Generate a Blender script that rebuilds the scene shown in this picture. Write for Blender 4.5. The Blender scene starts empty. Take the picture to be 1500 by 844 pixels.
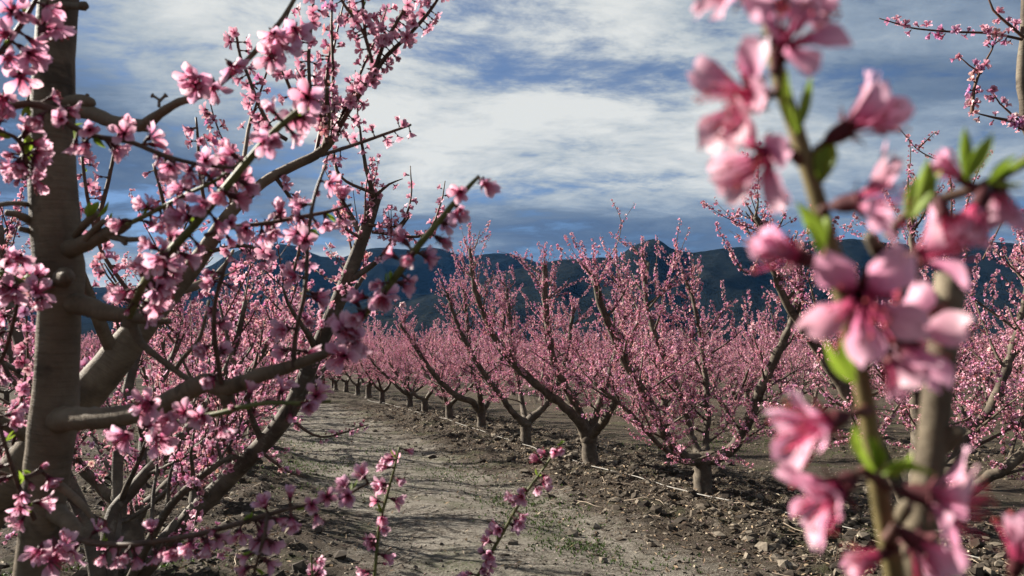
import bpy, math, random
import numpy as np
from mathutils import Vector, Matrix

# ------------------------------------------------------------------ camera, sky, sun
scene = bpy.context.scene
F = 1133.0                                   # focal length in pixels of the 1500 px wide photograph
CAM = np.array([0.0, 0.0, 1.6])
PITCH = math.atan(98.0 / F)
cam_data = bpy.data.cameras.new('camera')
cam = bpy.data.objects.new('camera', cam_data)
scene.collection.objects.link(cam)
cam.location = CAM
cam.rotation_euler = (math.pi / 2 + PITCH, 0, 0)
cam_data.sensor_width = 36.0
cam_data.lens = 36.0 * F / 1500.0
cam_data.clip_start = 0.01
cam_data.clip_end = 30000
cam_data.dof.use_dof = True
cam_data.dof.focus_distance = 5.0
cam_data.dof.aperture_fstop = 8.2
scene.camera = cam

HAZE = 1.0e-5
SUN_AZ, SUN_EL = math.radians(-64), math.radians(29)
to_sun = Vector((math.sin(SUN_AZ) * math.cos(SUN_EL), math.cos(SUN_AZ) * math.cos(SUN_EL), math.sin(SUN_EL)))
sl = bpy.data.lights.new('sun', 'SUN')
sl.energy = 5.0
sl.angle = math.radians(0.6)
sl.color = (1.0, 0.93, 0.82)
sun = bpy.data.objects.new('sun', sl)
sun.rotation_euler = to_sun.to_track_quat('Z', 'Y').to_euler()
sun.location = (-30, 20, 25)
scene.collection.objects.link(sun)

world = bpy.data.worlds.new('World')
scene.world = world
world.use_nodes = True


class NT:
    """small helper for wiring nodes"""
    def __init__(s, tree):
        s.t = tree
        s.n = tree.nodes
        s.l = tree.links

    def node(s, typ, ins=None, **props):
        nd = s.n.new(typ)
        for k, v in props.items():
            setattr(nd, k, v)
        for k, v in (ins or {}).items():
            sock = nd.inputs[k]
            if hasattr(v, 'is_linked') or hasattr(v, 'links'):
                s.l.new(v, sock)
            else:
                sock.default_value = v
        return nd

    def math(s, op, a, b=None, c=None, clamp=False):
        nd = s.n.new('ShaderNodeMath')
        nd.operation = op
        nd.use_clamp = clamp
        for i, v in enumerate((a, b, c)):
            if v is None:
                continue
            if hasattr(v, 'links'):
                s.l.new(v, nd.inputs[i])
            else:
                nd.inputs[i].default_value = v
        return nd.outputs[0]

    def mix(s, fac, a, b, blend='MIX'):
        nd = s.n.new('ShaderNodeMix')
        nd.data_type = 'RGBA'
        nd.blend_type = blend
        for sock, v in ((nd.inputs[0], fac), (nd.inputs[6], a), (nd.inputs[7], b)):
            if hasattr(v, 'links'):
                s.l.new(v, sock)
            else:
                sock.default_value = v if not isinstance(v, tuple) else (v + (1,))[:4]
        return nd.outputs[2]

    def ramp(s, fac, stops, interp='LINEAR'):
        nd = s.n.new('ShaderNodeValToRGB')
        nd.color_ramp.interpolation = interp
        el = nd.color_ramp.elements
        while len(el) < len(stops):
            el.new(0.5)
        for e, (p, c) in zip(el, stops):
            e.position = p
            e.color = (c + (1,))[:4] if isinstance(c, tuple) else (c, c, c, 1)
        s.l.new(fac, nd.inputs[0])
        return nd.outputs[0]

    def noise(s, vec, scale, detail=4, rough=0.55, dist=0.0):
        nd = s.n.new('ShaderNodeTexNoise')
        if vec is not None:
            s.l.new(vec, nd.inputs['Vector'])
        nd.inputs['Scale'].default_value = scale
        nd.inputs['Detail'].default_value = detail
        nd.inputs['Roughness'].default_value = rough
        nd.inputs['Distortion'].default_value = dist
        return nd.outputs[0]


EXPOSURE = 1.8
SKY_GAIN = 0.88 * 2 ** -EXPOSURE


def sky_color(w, direction, off, rot):
    """broken cloud deck over the Nishita sky, as colour for a view direction"""
    sky = w.node('ShaderNodeTexSky', {'Vector': direction}, sky_type='NISHITA', sun_disc=False, sun_elevation=SUN_EL,
                 sun_rotation=SUN_AZ, altitude=200, air_density=1.0, dust_density=0.6, ozone_density=1.5)
    sep = w.node('ShaderNodeSeparateXYZ', {0: direction})
    z = w.math('MAXIMUM', sep.outputs[2], 0.0)
    den = w.math('ADD', z, 0.13)
    u = w.math('DIVIDE', sep.outputs[0], den)
    v = w.math('DIVIDE', sep.outputs[1], den)
    vec = w.node('ShaderNodeCombineXYZ', {0: u, 1: v, 2: 0.37}).outputs[0]
    mp = w.node('ShaderNodeMapping', {'Vector': vec, 'Location': (off[0], off[1], 0.0),
                                      'Rotation': (0, 0, math.radians(rot)), 'Scale': (0.75, 1.0, 1.0)}).outputs[0]
    big = w.noise(mp, 0.6, 3, 0.5, 0.3)
    mid = w.noise(mp, 1.5, 9, 0.60, 0.5)
    fine = w.noise(mp, 4.2, 11, 0.66, 0.35)
    # light and dark parts of the deck
    shade = w.math('ADD', w.math('MULTIPLY', big, 0.85), w.math('MULTIPLY', mid, 0.40))
    shade = w.math('ADD', shade, w.math('MULTIPLY', fine, 0.26))
    cloud = w.ramp(shade, [(0.645, (1.15, 1.75, 2.9)), (0.715, (1.9, 2.6, 3.7)),
                           (0.78, (3.5, 4.3, 5.3)), (0.835, (5.6, 6.2, 6.6)), (0.90, (8.6, 8.8, 8.6))])
    gap = w.math('ADD', w.math('MULTIPLY', mid, 0.62), w.math('MULTIPLY', fine, 0.38))
    cover = w.ramp(gap, [(0.385, 0.22), (0.50, 1.0)], 'EASE')
    blue = w.mix(1.0, sky.outputs[0], (0.62, 0.78, 1.05), 'MULTIPLY')
    return w.mix(cover, blue, cloud)


def build_sky():
    w = NT(world.node_tree)
    w.n.clear()
    tc = w.node('ShaderNodeTexCoord')
    col = sky_color(w, tc.outputs['Generated'], SKY_OFF, SKY_ROT)
    col = w.mix(1.0, col, (2 * SKY_GAIN,) * 3, 'MULTIPLY')
    bg = w.node('ShaderNodeBackground', {'Color': col, 'Strength': 0.05})
    out = w.node('ShaderNodeOutputWorld')
    w.l.new(bg.outputs[0], out.inputs['Surface'])


SKY_OFF, SKY_ROT = (0.2426, 11.4034), -12.3
build_sky()
scene.view_settings.view_transform = 'Standard'
scene.view_settings.look = 'None'
scene.view_settings.exposure = EXPOSURE
scene.view_settings.gamma = 1.0
scene.render.engine = 'CYCLES'
scene.cycles.max_bounces = 6
scene.cycles.diffuse_bounces = 2
scene.cycles.transmission_bounces = 4
scene.cycles.transparent_max_bounces = 4

# ------------------------------------------------------------------ geometry helpers
C = scene.collection
FW = np.array([0, math.cos(PITCH), math.sin(PITCH)])
UP = np.array([0, -math.sin(PITCH), math.cos(PITCH)])
RT = np.array([1.0, 0, 0])


def P(px, py, d):
    """a point at depth d (metres) seen at a pixel of the photograph"""
    return CAM + d * (FW + (px - 750) / F * RT + (422 - py) / F * UP)


def G(px, py):
    r = FW + (px - 750) / F * RT + (422 - py) / F * UP
    return CAM + r * (-CAM[2] / r[2])


def trace(lst):
    """[(px, py, depth, radius in px)] -> points, radii"""
    return np.array([P(a, b, d) for a, b, d, r in lst]), np.array([r * d / F for a, b, d, r in lst])


def unit(v):
    v = np.asarray(v, float)
    return v / (np.linalg.norm(v) + 1e-12)


def crom(pts, rad, step):
    """smooth a polyline (Catmull-Rom) and resample it"""
    pts = np.asarray(pts, float)
    rad = np.asarray(rad, float)
    Pp = np.vstack([2 * pts[0] - pts[1], pts, 2 * pts[-1] - pts[-2]])
    out, ro = [], []
    for i in range(len(pts) - 1):
        p0, p1, p2, p3 = Pp[i:i + 4]
        n = max(1, int(round(np.linalg.norm(p2 - p1) / step)))
        t = (np.arange(n) / n)[:, None]
        out.append(0.5 * (2 * p1 + (p2 - p0) * t + (2 * p0 - 5 * p1 + 4 * p2 - p3) * t * t + (3 * p1 - p0 - 3 * p2 + p3) * t ** 3))
        ro.append(rad[i] + (rad[i + 1] - rad[i]) * t[:, 0])
    out.append(pts[-1:])
    ro.append(rad[-1:])
    return np.vstack(out), np.concatenate(ro)


def frames(pts):
    n = len(pts)
    T = np.empty_like(pts)
    T[1:-1] = pts[2:] - pts[:-2]
    T[0] = pts[1] - pts[0]
    T[-1] = pts[-1] - pts[-2]
    T /= np.linalg.norm(T, axis=1)[:, None] + 1e-12
    a = np.array([0, 0, 1.0]) if abs(T[0][2]) < 0.9 else np.array([1.0, 0, 0])
    U = np.empty_like(pts)
    u = a - T[0] * a.dot(T[0])
    for i in range(n):
        u = u - T[i] * u.dot(T[i])
        u = u / (math.sqrt(u.dot(u)) + 1e-12)
        U[i] = u
    return T, U, np.cross(T, U)


class MB:
    """collects vertices, faces, colours and UVs; build() links them as one mesh object"""
    def __init__(s):
        s.v, s.c, s.uv, s.f3, s.f4, s.m3, s.m4 = [], [], [], [], [], [], []
        s.nv = 0

    def add(s, v, tri=None, quad=None, col=None, mat=0, uv=None):
        v = np.asarray(v, np.float32).reshape(-1, 3)
        n = len(v)
        s.v.append(v)
        s.c.append(np.broadcast_to(np.asarray(col if col is not None else (1, 1, 1), np.float32), (n, 3)))
        s.uv.append(np.asarray(uv, np.float32) if uv is not None else np.zeros((n, 2), np.float32))
        if tri is not None and len(tri):
            tri = np.asarray(tri, np.int32).reshape(-1, 3)
            s.f3.append(tri + s.nv)
            s.m3.append(np.full(len(tri), mat, np.int32))
        if quad is not None and len(quad):
            quad = np.asarray(quad, np.int32).reshape(-1, 4)
            s.f4.append(quad + s.nv)
            s.m4.append(np.full(len(quad), mat, np.int32))
        s.nv += n

    def tube(s, pts, rad, sides=8, mat=0, col=None, cap0=False, cap1=True, lump=0.0, rng=None):
        pts = np.asarray(pts, float)
        rad = np.broadcast_to(np.asarray(rad, float), (len(pts),))
        T, U, B = frames(pts)
        a = np.arange(sides) * 2 * math.pi / sides
        R = rad[:, None] * np.ones((1, sides))
        if lump and rng is not None:
            R = R * (1 + lump * rng.normal(size=R.shape)) * (1 + 0.9 * lump * rng.normal(size=(len(pts), 1)))
        V = pts[:, None, :] + R[..., None] * (np.cos(a)[None, :, None] * U[:, None, :] + np.sin(a)[None, :, None] * B[:, None, :])
        n = len(pts)
        i = np.arange(n - 1)[:, None] * sides
        j = np.arange(sides)[None, :]
        k = (j + 1) % sides
        q = np.stack([i + j, i + k, i + sides + k, i + sides + j], -1).reshape(-1, 4)
        L = np.concatenate([[0], np.cumsum(np.linalg.norm(np.diff(pts, axis=0), axis=1))])
        uv = np.stack([np.broadcast_to(np.abs(a / math.pi - 1)[None, :] * 3.1416 * max(rad[0], 1e-4), (n, sides)), np.broadcast_to(L[:, None], (n, sides))], -1).reshape(-1, 2)
        vv = V.reshape(-1, 3)
        tri = []
        if cap1:
            tri += [[(n - 1) * sides + x, (n - 1) * sides + (x + 1) % sides, n * sides] for x in range(sides)]
            vv = np.vstack([vv, pts[-1] + T[-1] * rad[-1] * 0.25])
            uv = np.vstack([uv, uv[-1]])
        if cap0:
            b = len(vv)
            tri += [[(x + 1) % sides, x, b] for x in range(sides)]
            vv = np.vstack([vv, pts[0]])
            uv = np.vstack([uv, uv[0]])
        s.add(vv, tri, q, col, mat, uv)

    def mesh(s, name, mats, smooth=True):
        me = bpy.data.meshes.new(name)
        V = np.vstack(s.v) if s.v else np.zeros((0, 3), np.float32)
        f3 = np.vstack(s.f3) if s.f3 else np.zeros((0, 3), np.int32)
        f4 = np.vstack(s.f4) if s.f4 else np.zeros((0, 4), np.int32)
        loops = np.concatenate([f3.ravel(), f4.ravel()]).astype(np.int32)
        starts = np.concatenate([np.arange(len(f3)) * 3, len(f3) * 3 + np.arange(len(f4)) * 4]).astype(np.int32)
        me.vertices.add(len(V))
        me.vertices.foreach_set('co', V.astype(np.float32).ravel())
        me.loops.add(len(loops))
        me.loops.foreach_set('vertex_index', loops)
        me.polygons.add(len(starts))
        me.polygons.foreach_set('loop_start', starts)
        mi = np.concatenate([np.concatenate(s.m3) if s.m3 else np.zeros(0, np.int32), np.concatenate(s.m4) if s.m4 else np.zeros(0, np.int32)]).astype(np.int32)
        me.polygons.foreach_set('material_index', mi)
        me.polygons.foreach_set('use_smooth', np.full(len(starts), smooth, bool))
        ca = me.color_attributes.new('Col', 'FLOAT_COLOR', 'POINT')
        cc = np.ones((len(V), 4), np.float32)
        cc[:, :3] = np.vstack(s.c)
        ca.data.foreach_set('color', cc.ravel())
        uvl = me.uv_layers.new(name='UVMap')
        uvl.data.foreach_set('uv', np.vstack(s.uv)[loops].astype(np.float32).ravel())
        for m in mats:
            me.materials.append(m)
        me.update(calc_edges=True)
        me.validate()
        return me

    def build(s, name, mats, parent=None, smooth=True, kind=None):
        return link(name, s.mesh(name, mats, smooth), parent, kind)


def link(name, data, parent=None, kind=None):
    o = bpy.data.objects.new(name, data)
    C.objects.link(o)
    if parent is not None:
        o.parent = parent
    if kind:
        o['kind'] = kind
    return o


def tag(o, label, cat, group=None):
    o['label'] = label
    o['category'] = cat
    if group:
        o['group'] = group
    return o


def thing(name, label, cat, loc, group=None):
    o = link(name, None)
    o.location = tuple(map(float, loc))
    o.empty_display_size = 0.2
    return tag(o, label, cat, group)


def hash2(ix, iy, seed):
    h = (ix * 374761393 + iy * 668265263 + seed * 974711) & 0x7fffffff
    h = ((h ^ (h >> 13)) * 1274126177) & 0x7fffffff
    return ((h ^ (h >> 16)) & 0xffff) / 65535.0


def vnoise(x, y, seed=0):
    x = np.asarray(x, float)
    y = np.asarray(y, float)
    ix = np.floor(x).astype(np.int64)
    iy = np.floor(y).astype(np.int64)
    fx, fy = x - ix, y - iy
    fx = fx * fx * (3 - 2 * fx)
    fy = fy * fy * (3 - 2 * fy)
    a, b = hash2(ix, iy, seed), hash2(ix + 1, iy, seed)
    c, d = hash2(ix, iy + 1, seed), hash2(ix + 1, iy + 1, seed)
    return (a + (b - a) * fx) * (1 - fy) + (c + (d - c) * fx) * fy


def fbm(x, y, oct=4, seed=0):
    s, a, t = 0, 1.0, 0
    for o in range(oct):
        s = s + a * (vnoise(x * 2 ** o, y * 2 ** o, seed + o * 17) - 0.5)
        t += a
        a *= 0.55
    return s / t


# ------------------------------------------------------------------ materials
def new_mat(name):
    m = bpy.data.materials.new(name)
    m.use_nodes = True
    t = NT(m.node_tree)
    t.n.clear()
    return m, t


def finish(t, shader, bump=None):
    out = t.node('ShaderNodeOutputMaterial')
    t.l.new(shader, out.inputs['Surface'])


def petal_material(name, trans=0.36):
    m, t = new_mat(name)
    col = t.node('ShaderNodeVertexColor', layer_name='Col').outputs[0]
    rnd = t.node('ShaderNodeObjectInfo').outputs['Random']
    col = t.mix(1.0, col, t.ramp(rnd, [(0.0, (.84, .76, .80)), (1.0, (1.06, 1.10, 1.08))]), 'MULTIPLY')
    d = t.node('ShaderNodeBsdfDiffuse', {'Color': col}).outputs[0]
    tr = t.node('ShaderNodeBsdfTranslucent', {'Color': col}).outputs[0]
    mx = t.node('ShaderNodeMixShader', {0: trans, 1: d, 2: tr}).outputs[0]
    gl = t.node('ShaderNodeBsdfGlossy', {'Color': (1, 1, 1, 1), 'Roughness': 0.55}).outputs[0]
    mx2 = t.node('ShaderNodeMixShader', {0: 0.035, 1: mx, 2: gl}).outputs[0]
    finish(t, mx2)
    return m


def bark_material(name, c0, c1, c2, scale=1.0, lichen=0.0):
    m, t = new_mat(name)
    uv = t.node('ShaderNodeUVMap', uv_map='UVMap').outputs[0]
    oc = t.node('ShaderNodeTexCoord').outputs['Object']
    st = t.node('ShaderNodeMapping', {'Vector': uv, 'Scale': (12 * scale, 230 * scale, 1)}).outputs[0]
    lines = t.noise(st, 1.0, 5, 0.6, 0.6)
    blot = t.noise(oc, 14 * scale, 5, 0.6, 0.4)
    fine = t.noise(oc, 160 * scale, 3, 0.6)
    col = t.ramp(blot, [(0.30, c0), (0.50, c1), (0.72, c2)])
    dark = t.ramp(lines, [(0.30, 0.70), (0.52, 1.0)])
    col = t.mix(0.75, col, t.mix(1.0, col, dark, 'MULTIPLY'))
    scar = t.ramp(t.noise(oc, 9 * scale, 4, .65, 1.2), [(.60, 0.0), (.68, .75)])
    col = t.mix(scar, col, tuple(x * .45 for x in c0))
    if lichen:
        ln = t.noise(oc, 40 * scale, 4, 0.6)
        col = t.mix(t.ramp(ln, [(0.60, 0.0), (0.68, lichen)]), col, (0.20, 0.19, 0.15))
    h = t.math('ADD', t.math('MULTIPLY', lines, 0.6), t.math('MULTIPLY', fine, 0.25))
    h = t.math('ADD', h, t.math('MULTIPLY', blot, 0.8))
    bp = t.node('ShaderNodeBump', {'Strength': 0.55, 'Distance': 0.006 / scale, 'Height': h}).outputs[0]
    b = t.node('ShaderNodeBsdfPrincipled', {'Base Color': col, 'Roughness': 0.75, 'Normal': bp, 'Specular IOR Level': 0.25}).outputs[0]
    finish(t, b)
    return m


def vcol_material(name, rough=0.8, trans=0.0, noise=0.0):
    m, t = new_mat(name)
    col = t.node('ShaderNodeVertexColor', layer_name='Col').outputs[0]
    if noise:
        oc = t.node('ShaderNodeTexCoord').outputs['Object']
        nn = t.ramp(t.noise(oc, noise, 4, 0.6), [(0.3, 0.6), (0.7, 1.25)])
        col = t.mix(1.0, col, nn, 'MULTIPLY')
    b = t.node('ShaderNodeBsdfPrincipled', {'Base Color': col, 'Roughness': rough, 'Specular IOR Level': 0.2}).outputs[0]
    if trans:
        tr = t.node('ShaderNodeBsdfTranslucent', {'Color': col}).outputs[0]
        b = t.node('ShaderNodeMixShader', {0: trans, 1: b, 2: tr}).outputs[0]
    finish(t, b)
    return m


M_PETAL = petal_material('petal')
M_PETALH = petal_material('near_petal', 0.58)
M_BARK = bark_material('limb_bark', (0.062, 0.043, 0.027), (0.118, 0.087, 0.056), (0.175, 0.135, 0.090), 1.0)
M_BARKY = bark_material('young_bark', (0.062, 0.047, 0.030), (0.110, 0.087, 0.056), (0.165, 0.135, 0.09), 1.6)
M_BARKF = bark_material('orchard_bark', (0.035, 0.026, 0.019), (0.070, 0.054, 0.038), (0.135, 0.112, 0.082), 0.6, 0.35)
M_SHOOT = vcol_material('shoot_bark', 0.6, 0, 60)
M_CALYX = vcol_material('calyx', 0.7)
M_LEAF = vcol_material('young_leaf', 0.5, 0.45)
M_CLOD = vcol_material('clod_earth', 0.95, 0, 45)
M_LITTER = vcol_material('litter', 0.85, 0.15)
SHOOT_MID = (0.085, 0.045, 0.030)
SHOOT_GREEN = (0.10, 0.105, 0.035)

# ------------------------------------------------------------------ blossom templates (axis +Z, base at origin)
C_TIP = np.array([0.76, 0.46, 0.54])
C_MID = np.array([0.58, 0.20, 0.32])
C_BASE = np.array([0.36, 0.018, 0.080])
C_CAL = np.array([0.055, 0.013, 0.016])


def petal_grid(rng, nu, nv, L=0.0205, W=0.0128, pale=0.0):
    """obovate cupped petal growing along +Y from the origin, face up +Z"""
    t = np.linspace(0, 1, nv + 1)
    w = np.interp(t, [0, 0.12, 0.35, 0.62, 0.85, 0.96, 1.0], [0.10, 0.15, 0.52, 0.98, 0.88, 0.55, 0.25]) * W / 2
    s = np.linspace(-1, 1, nu + 1)
    S, T = np.meshgrid(s, t)
    X = S * w[:, None]
    Y = T * L + (-0.0022 * (1 - np.abs(S)) * (T > 0.95) * rng.uniform(0.2, 1.5)) + (T > .8) * rng.normal(0, .0006, S.shape)
    cup = rng.uniform(0.10, 0.30)
    Z = cup * W * (S ** 2) * (0.25 + 0.75 * np.sin(np.pi * np.clip(T, 0, 1) * 0.9)) + 0.10 * L * np.sin(T * 2.6 + rng.uniform(-.4, .4))
    Z = Z + 0.0016 * np.abs(S) * np.sin(T * 9 + S * 2 + rng.uniform(0, 6)) * T + rng.uniform(-.25, .1) * L * np.clip(T - .7, 0, 1) ** 1.3
    v = np.stack([X, Y, Z], -1).reshape(-1, 3)
    vein = 1 - 0.13 * (np.cos(S * 11 + rng.uniform(0, 1)) > 0.3) * (1 - T * 0.6)
    tip = C_TIP * (1 - pale) + np.array([0.82, 0.60, 0.66]) * pale
    k = T[..., None]
    col = np.where(k < 0.34, C_BASE + (C_MID - C_BASE) * (k / 0.34) ** 1.0, C_MID + (tip - C_MID) * ((k - 0.34) / 0.66) ** 0.72)
    col = (col * vein[..., None]).reshape(-1, 3)
    r = np.arange(nv)[:, None] * (nu + 1)
    c = np.arange(nu)[None, :]
    q = np.stack([r + c, r + c + 1, r + c + nu + 2, r + c + nu + 1], -1).reshape(-1, 4)
    return v, q, col


def rotz(a):
    c, s = math.cos(a), math.sin(a)
    return np.array([[c, -s, 0], [s, c, 0], [0, 0, 1.0]])


def rotx(a):
    c, s = math.cos(a), math.sin(a)
    return np.array([[1.0, 0, 0], [0, c, -s], [0, s, c]])


def flower_template(rng, detail, open_):
    """returns V, tri, col ; open_ = angle of the petals up from the plane (0 = flat)"""
    V, T3, Cc = [], [], []
    nv = 0
    base = 0.004
    if detail == 0:
        for k in range(5):
            a = k * 2 * math.pi / 5 + rng.normal(0, .12)
            L = 0.018 * rng.uniform(.85, 1.15)
            w = 0.0085 * rng.uniform(.85, 1.1)
            o = open_ + rng.normal(0, .16)
            p = np.array([[0, 0.001, 0], [w, L * .58, 0.003], [0, L, 0.0005], [-w, L * .58, 0.003]])
            p = p @ rotx(o).T @ rotz(a).T + [0, 0, base]
            V.append(p)
            Cc.append(np.array([C_BASE * .9, C_MID * .45 + C_TIP * .55, C_TIP * 1.08, C_MID * .45 + C_TIP * .55]))
            T3 += [[nv, nv + 1, nv + 2], [nv, nv + 2, nv + 3]]
            nv += 4
        V.append(np.array([[0, 0, -0.004], [.0038, 0, .0045], [-.002, .0034, .0045], [-.002, -.0034, .0045]]))
        Cc.append(np.tile(C_CAL, (4, 1)))
        T3 += [[nv, nv + 1, nv + 2], [nv, nv + 2, nv + 3], [nv, nv + 3, nv + 1]]
    else:
        for k in range(5):
            a = k * 2 * math.pi / 5 + rng.normal(0, .1)
            v, q, c = petal_grid(rng, 2, 4)
            o = open_ + rng.normal(0, .15)
            V.append(v @ rotx(o).T @ rotz(a).T + [0, 0, base])
            Cc.append(c)
            for f in q:
                T3 += [[nv + f[0], nv + f[1], nv + f[2]], [nv + f[0], nv + f[2], nv + f[3]]]
            nv += len(v)
        a = np.arange(5) * 2 * math.pi / 5
        ring = np.stack([.0035 * np.cos(a), .0035 * np.sin(a), np.full(5, .0055)], -1)
        V.append(np.vstack([[[0, 0, -0.004]], ring]))
        Cc.append(np.tile(C_CAL, (6, 1)))
        T3 += [[nv, nv + 1 + (k + 1) % 5, nv + 1 + k] for k in range(5)]
        nv += 6
        for k in range(9):                                    # stamens
            aa, tl = rng.uniform(0, 6.28), rng.uniform(.1, .5)
            d = np.array([math.cos(aa) * math.sin(tl), math.sin(aa) * math.sin(tl), math.cos(tl)])
            sd = np.array([-math.sin(aa), math.cos(aa), 0]) * .0005
            b0 = np.array([0, 0, base])
            tp = b0 + d * .014
            V.append(np.array([b0 - sd, b0 + sd, tp]))
            Cc.append(np.array([[.5, .12, .2], [.5, .12, .2], [.42, .07, .05]]))
            T3 += [[nv, nv + 1, nv + 2]]
            nv += 3
    return np.vstack(V), np.array(T3), np.vstack(Cc)


_r = np.random.default_rng(5)
TPL0 = [flower_template(_r, 0, a) for a in (0.25, 0.45, 0.65, 0.8, 0.95, 1.1, 1.25)]
def bud_template(rng):
    V, T3, Cc = flower_template(rng, 0, 1.42)
    return V * np.array([.62, .62, .72]), T3, Cc * np.array([.8, .55, .62])


TPL0 += [bud_template(_r)]
TPL1 = [flower_template(_r, 1, a) for a in (0.2, 0.4, 0.6, 0.8, 1.0, 1.2)]


def basis(d, roll):
    """N x 3 axis directions -> N x 3 x 3 rotation matrices with column 2 = axis"""
    d = d / (np.linalg.norm(d, axis=1)[:, None] + 1e-9)
    a = np.where(np.abs(d[:, 2:3]) < 0.9, np.array([[0, 0, 1.0]]), np.array([[1.0, 0, 0]]))
    x = np.cross(a, d)
    x /= np.linalg.norm(x, axis=1)[:, None]
    y = np.cross(d, x)
    c, s = np.cos(roll)[:, None], np.sin(roll)[:, None]
    return np.stack([x * c + y * s, -x * s + y * c, d], -1)


def scatter_flowers(mb, pos, dirs, rng, tpls, size=1.0):
    pos = np.asarray(pos)
    dirs = np.asarray(dirs)
    n = len(pos)
    if n == 0:
        return
    R = basis(dirs, rng.uniform(0, 6.28, n))
    sc = rng.uniform(.78, 1.12, n) * size
    which = rng.integers(0, len(tpls), n)
    tint = np.stack([rng.normal(1, .06, n), rng.normal(1, .13, n), rng.normal(1, .10, n)], -1)
    lum = rng.uniform(.82, 1.1, n)[:, None]
    for k, (V, T3, Cc) in enumerate(tpls):
        idx = np.nonzero(which == k)[0]
        if len(idx) == 0:
            continue
        m = len(V)
        vv = np.einsum('nij,mj->nmi', R[idx], V) * sc[idx][:, None, None] + pos[idx][:, None, :]
        ff = T3[None, :, :] + (np.arange(len(idx)) * m)[:, None, None]
        cc = np.clip(Cc[None] * (tint[idx] * lum[idx])[:, None, :], 0, .92)
        mb.add(vv.reshape(-1, 3), ff.reshape(-1, 3), None, cc.reshape(-1, 3))


# ------------------------------------------------------------------ growing branches and shoots
def rand_unit(rng):
    return unit(rng.normal(size=3))


def grow(rng, start, d, length, n, up=0.0, wob=0.06):
    pts = [np.array(start, float)]
    d = unit(d)
    for i in range(n):
        d = unit(d + np.array([0, 0, up]) / n + rng.normal(0, wob, 3))
        pts.append(pts[-1] + d * length / n)
    return np.array(pts)


def nodes_along(pts, spacing, rng, t0=0.08):
    L = np.concatenate([[0], np.cumsum(np.linalg.norm(np.diff(pts, axis=0), axis=1))])
    if L[-1] < spacing:
        return np.zeros((0, 3)), np.zeros((0, 3))
    s = np.arange(L[-1] * t0, L[-1], spacing) + rng.uniform(-.3, .3) * spacing
    s = s + rng.normal(0, spacing * .2, len(s))
    s = np.clip(s, 0, L[-1])
    p = np.stack([np.interp(s, L, pts[:, k]) for k in range(3)], -1)
    i = np.clip(np.searchsorted(L, s) - 1, 0, len(pts) - 2)
    T = pts[i + 1] - pts[i]
    T /= np.linalg.norm(T, axis=1)[:, None] + 1e-9
    return p, T


class Crown:
    """blossom positions of one tree"""
    def __init__(s):
        s.p, s.d = [], []

    def shoot(s, rng, pts, spacing=0.024, per=(1, 2), r=0.003, out=0.006):
        p, T = nodes_along(pts, spacing, rng)
        full = rng.uniform(.72, 1.1)
        gap0, gap1 = sorted(rng.uniform(0, 1.6, 2))
        for q_, (a, t) in enumerate(zip(p, T)):
            if rng.uniform() > full or (gap0 < q_ / max(1, len(p)) < min(gap1, gap0 + .3) and rng.uniform() < .75):
                continue
            for k in range(int(rng.integers(per[0], per[1] + 1))):
                n = rand_unit(rng)
                n = unit(n - t * n.dot(t))
                dd = unit(n + 0.45 * t + np.array([0, 0, -0.1]))
                s.p.append(a + n * (r + out * rng.uniform(.5, 1.3)))
                s.d.append(dd)


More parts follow.
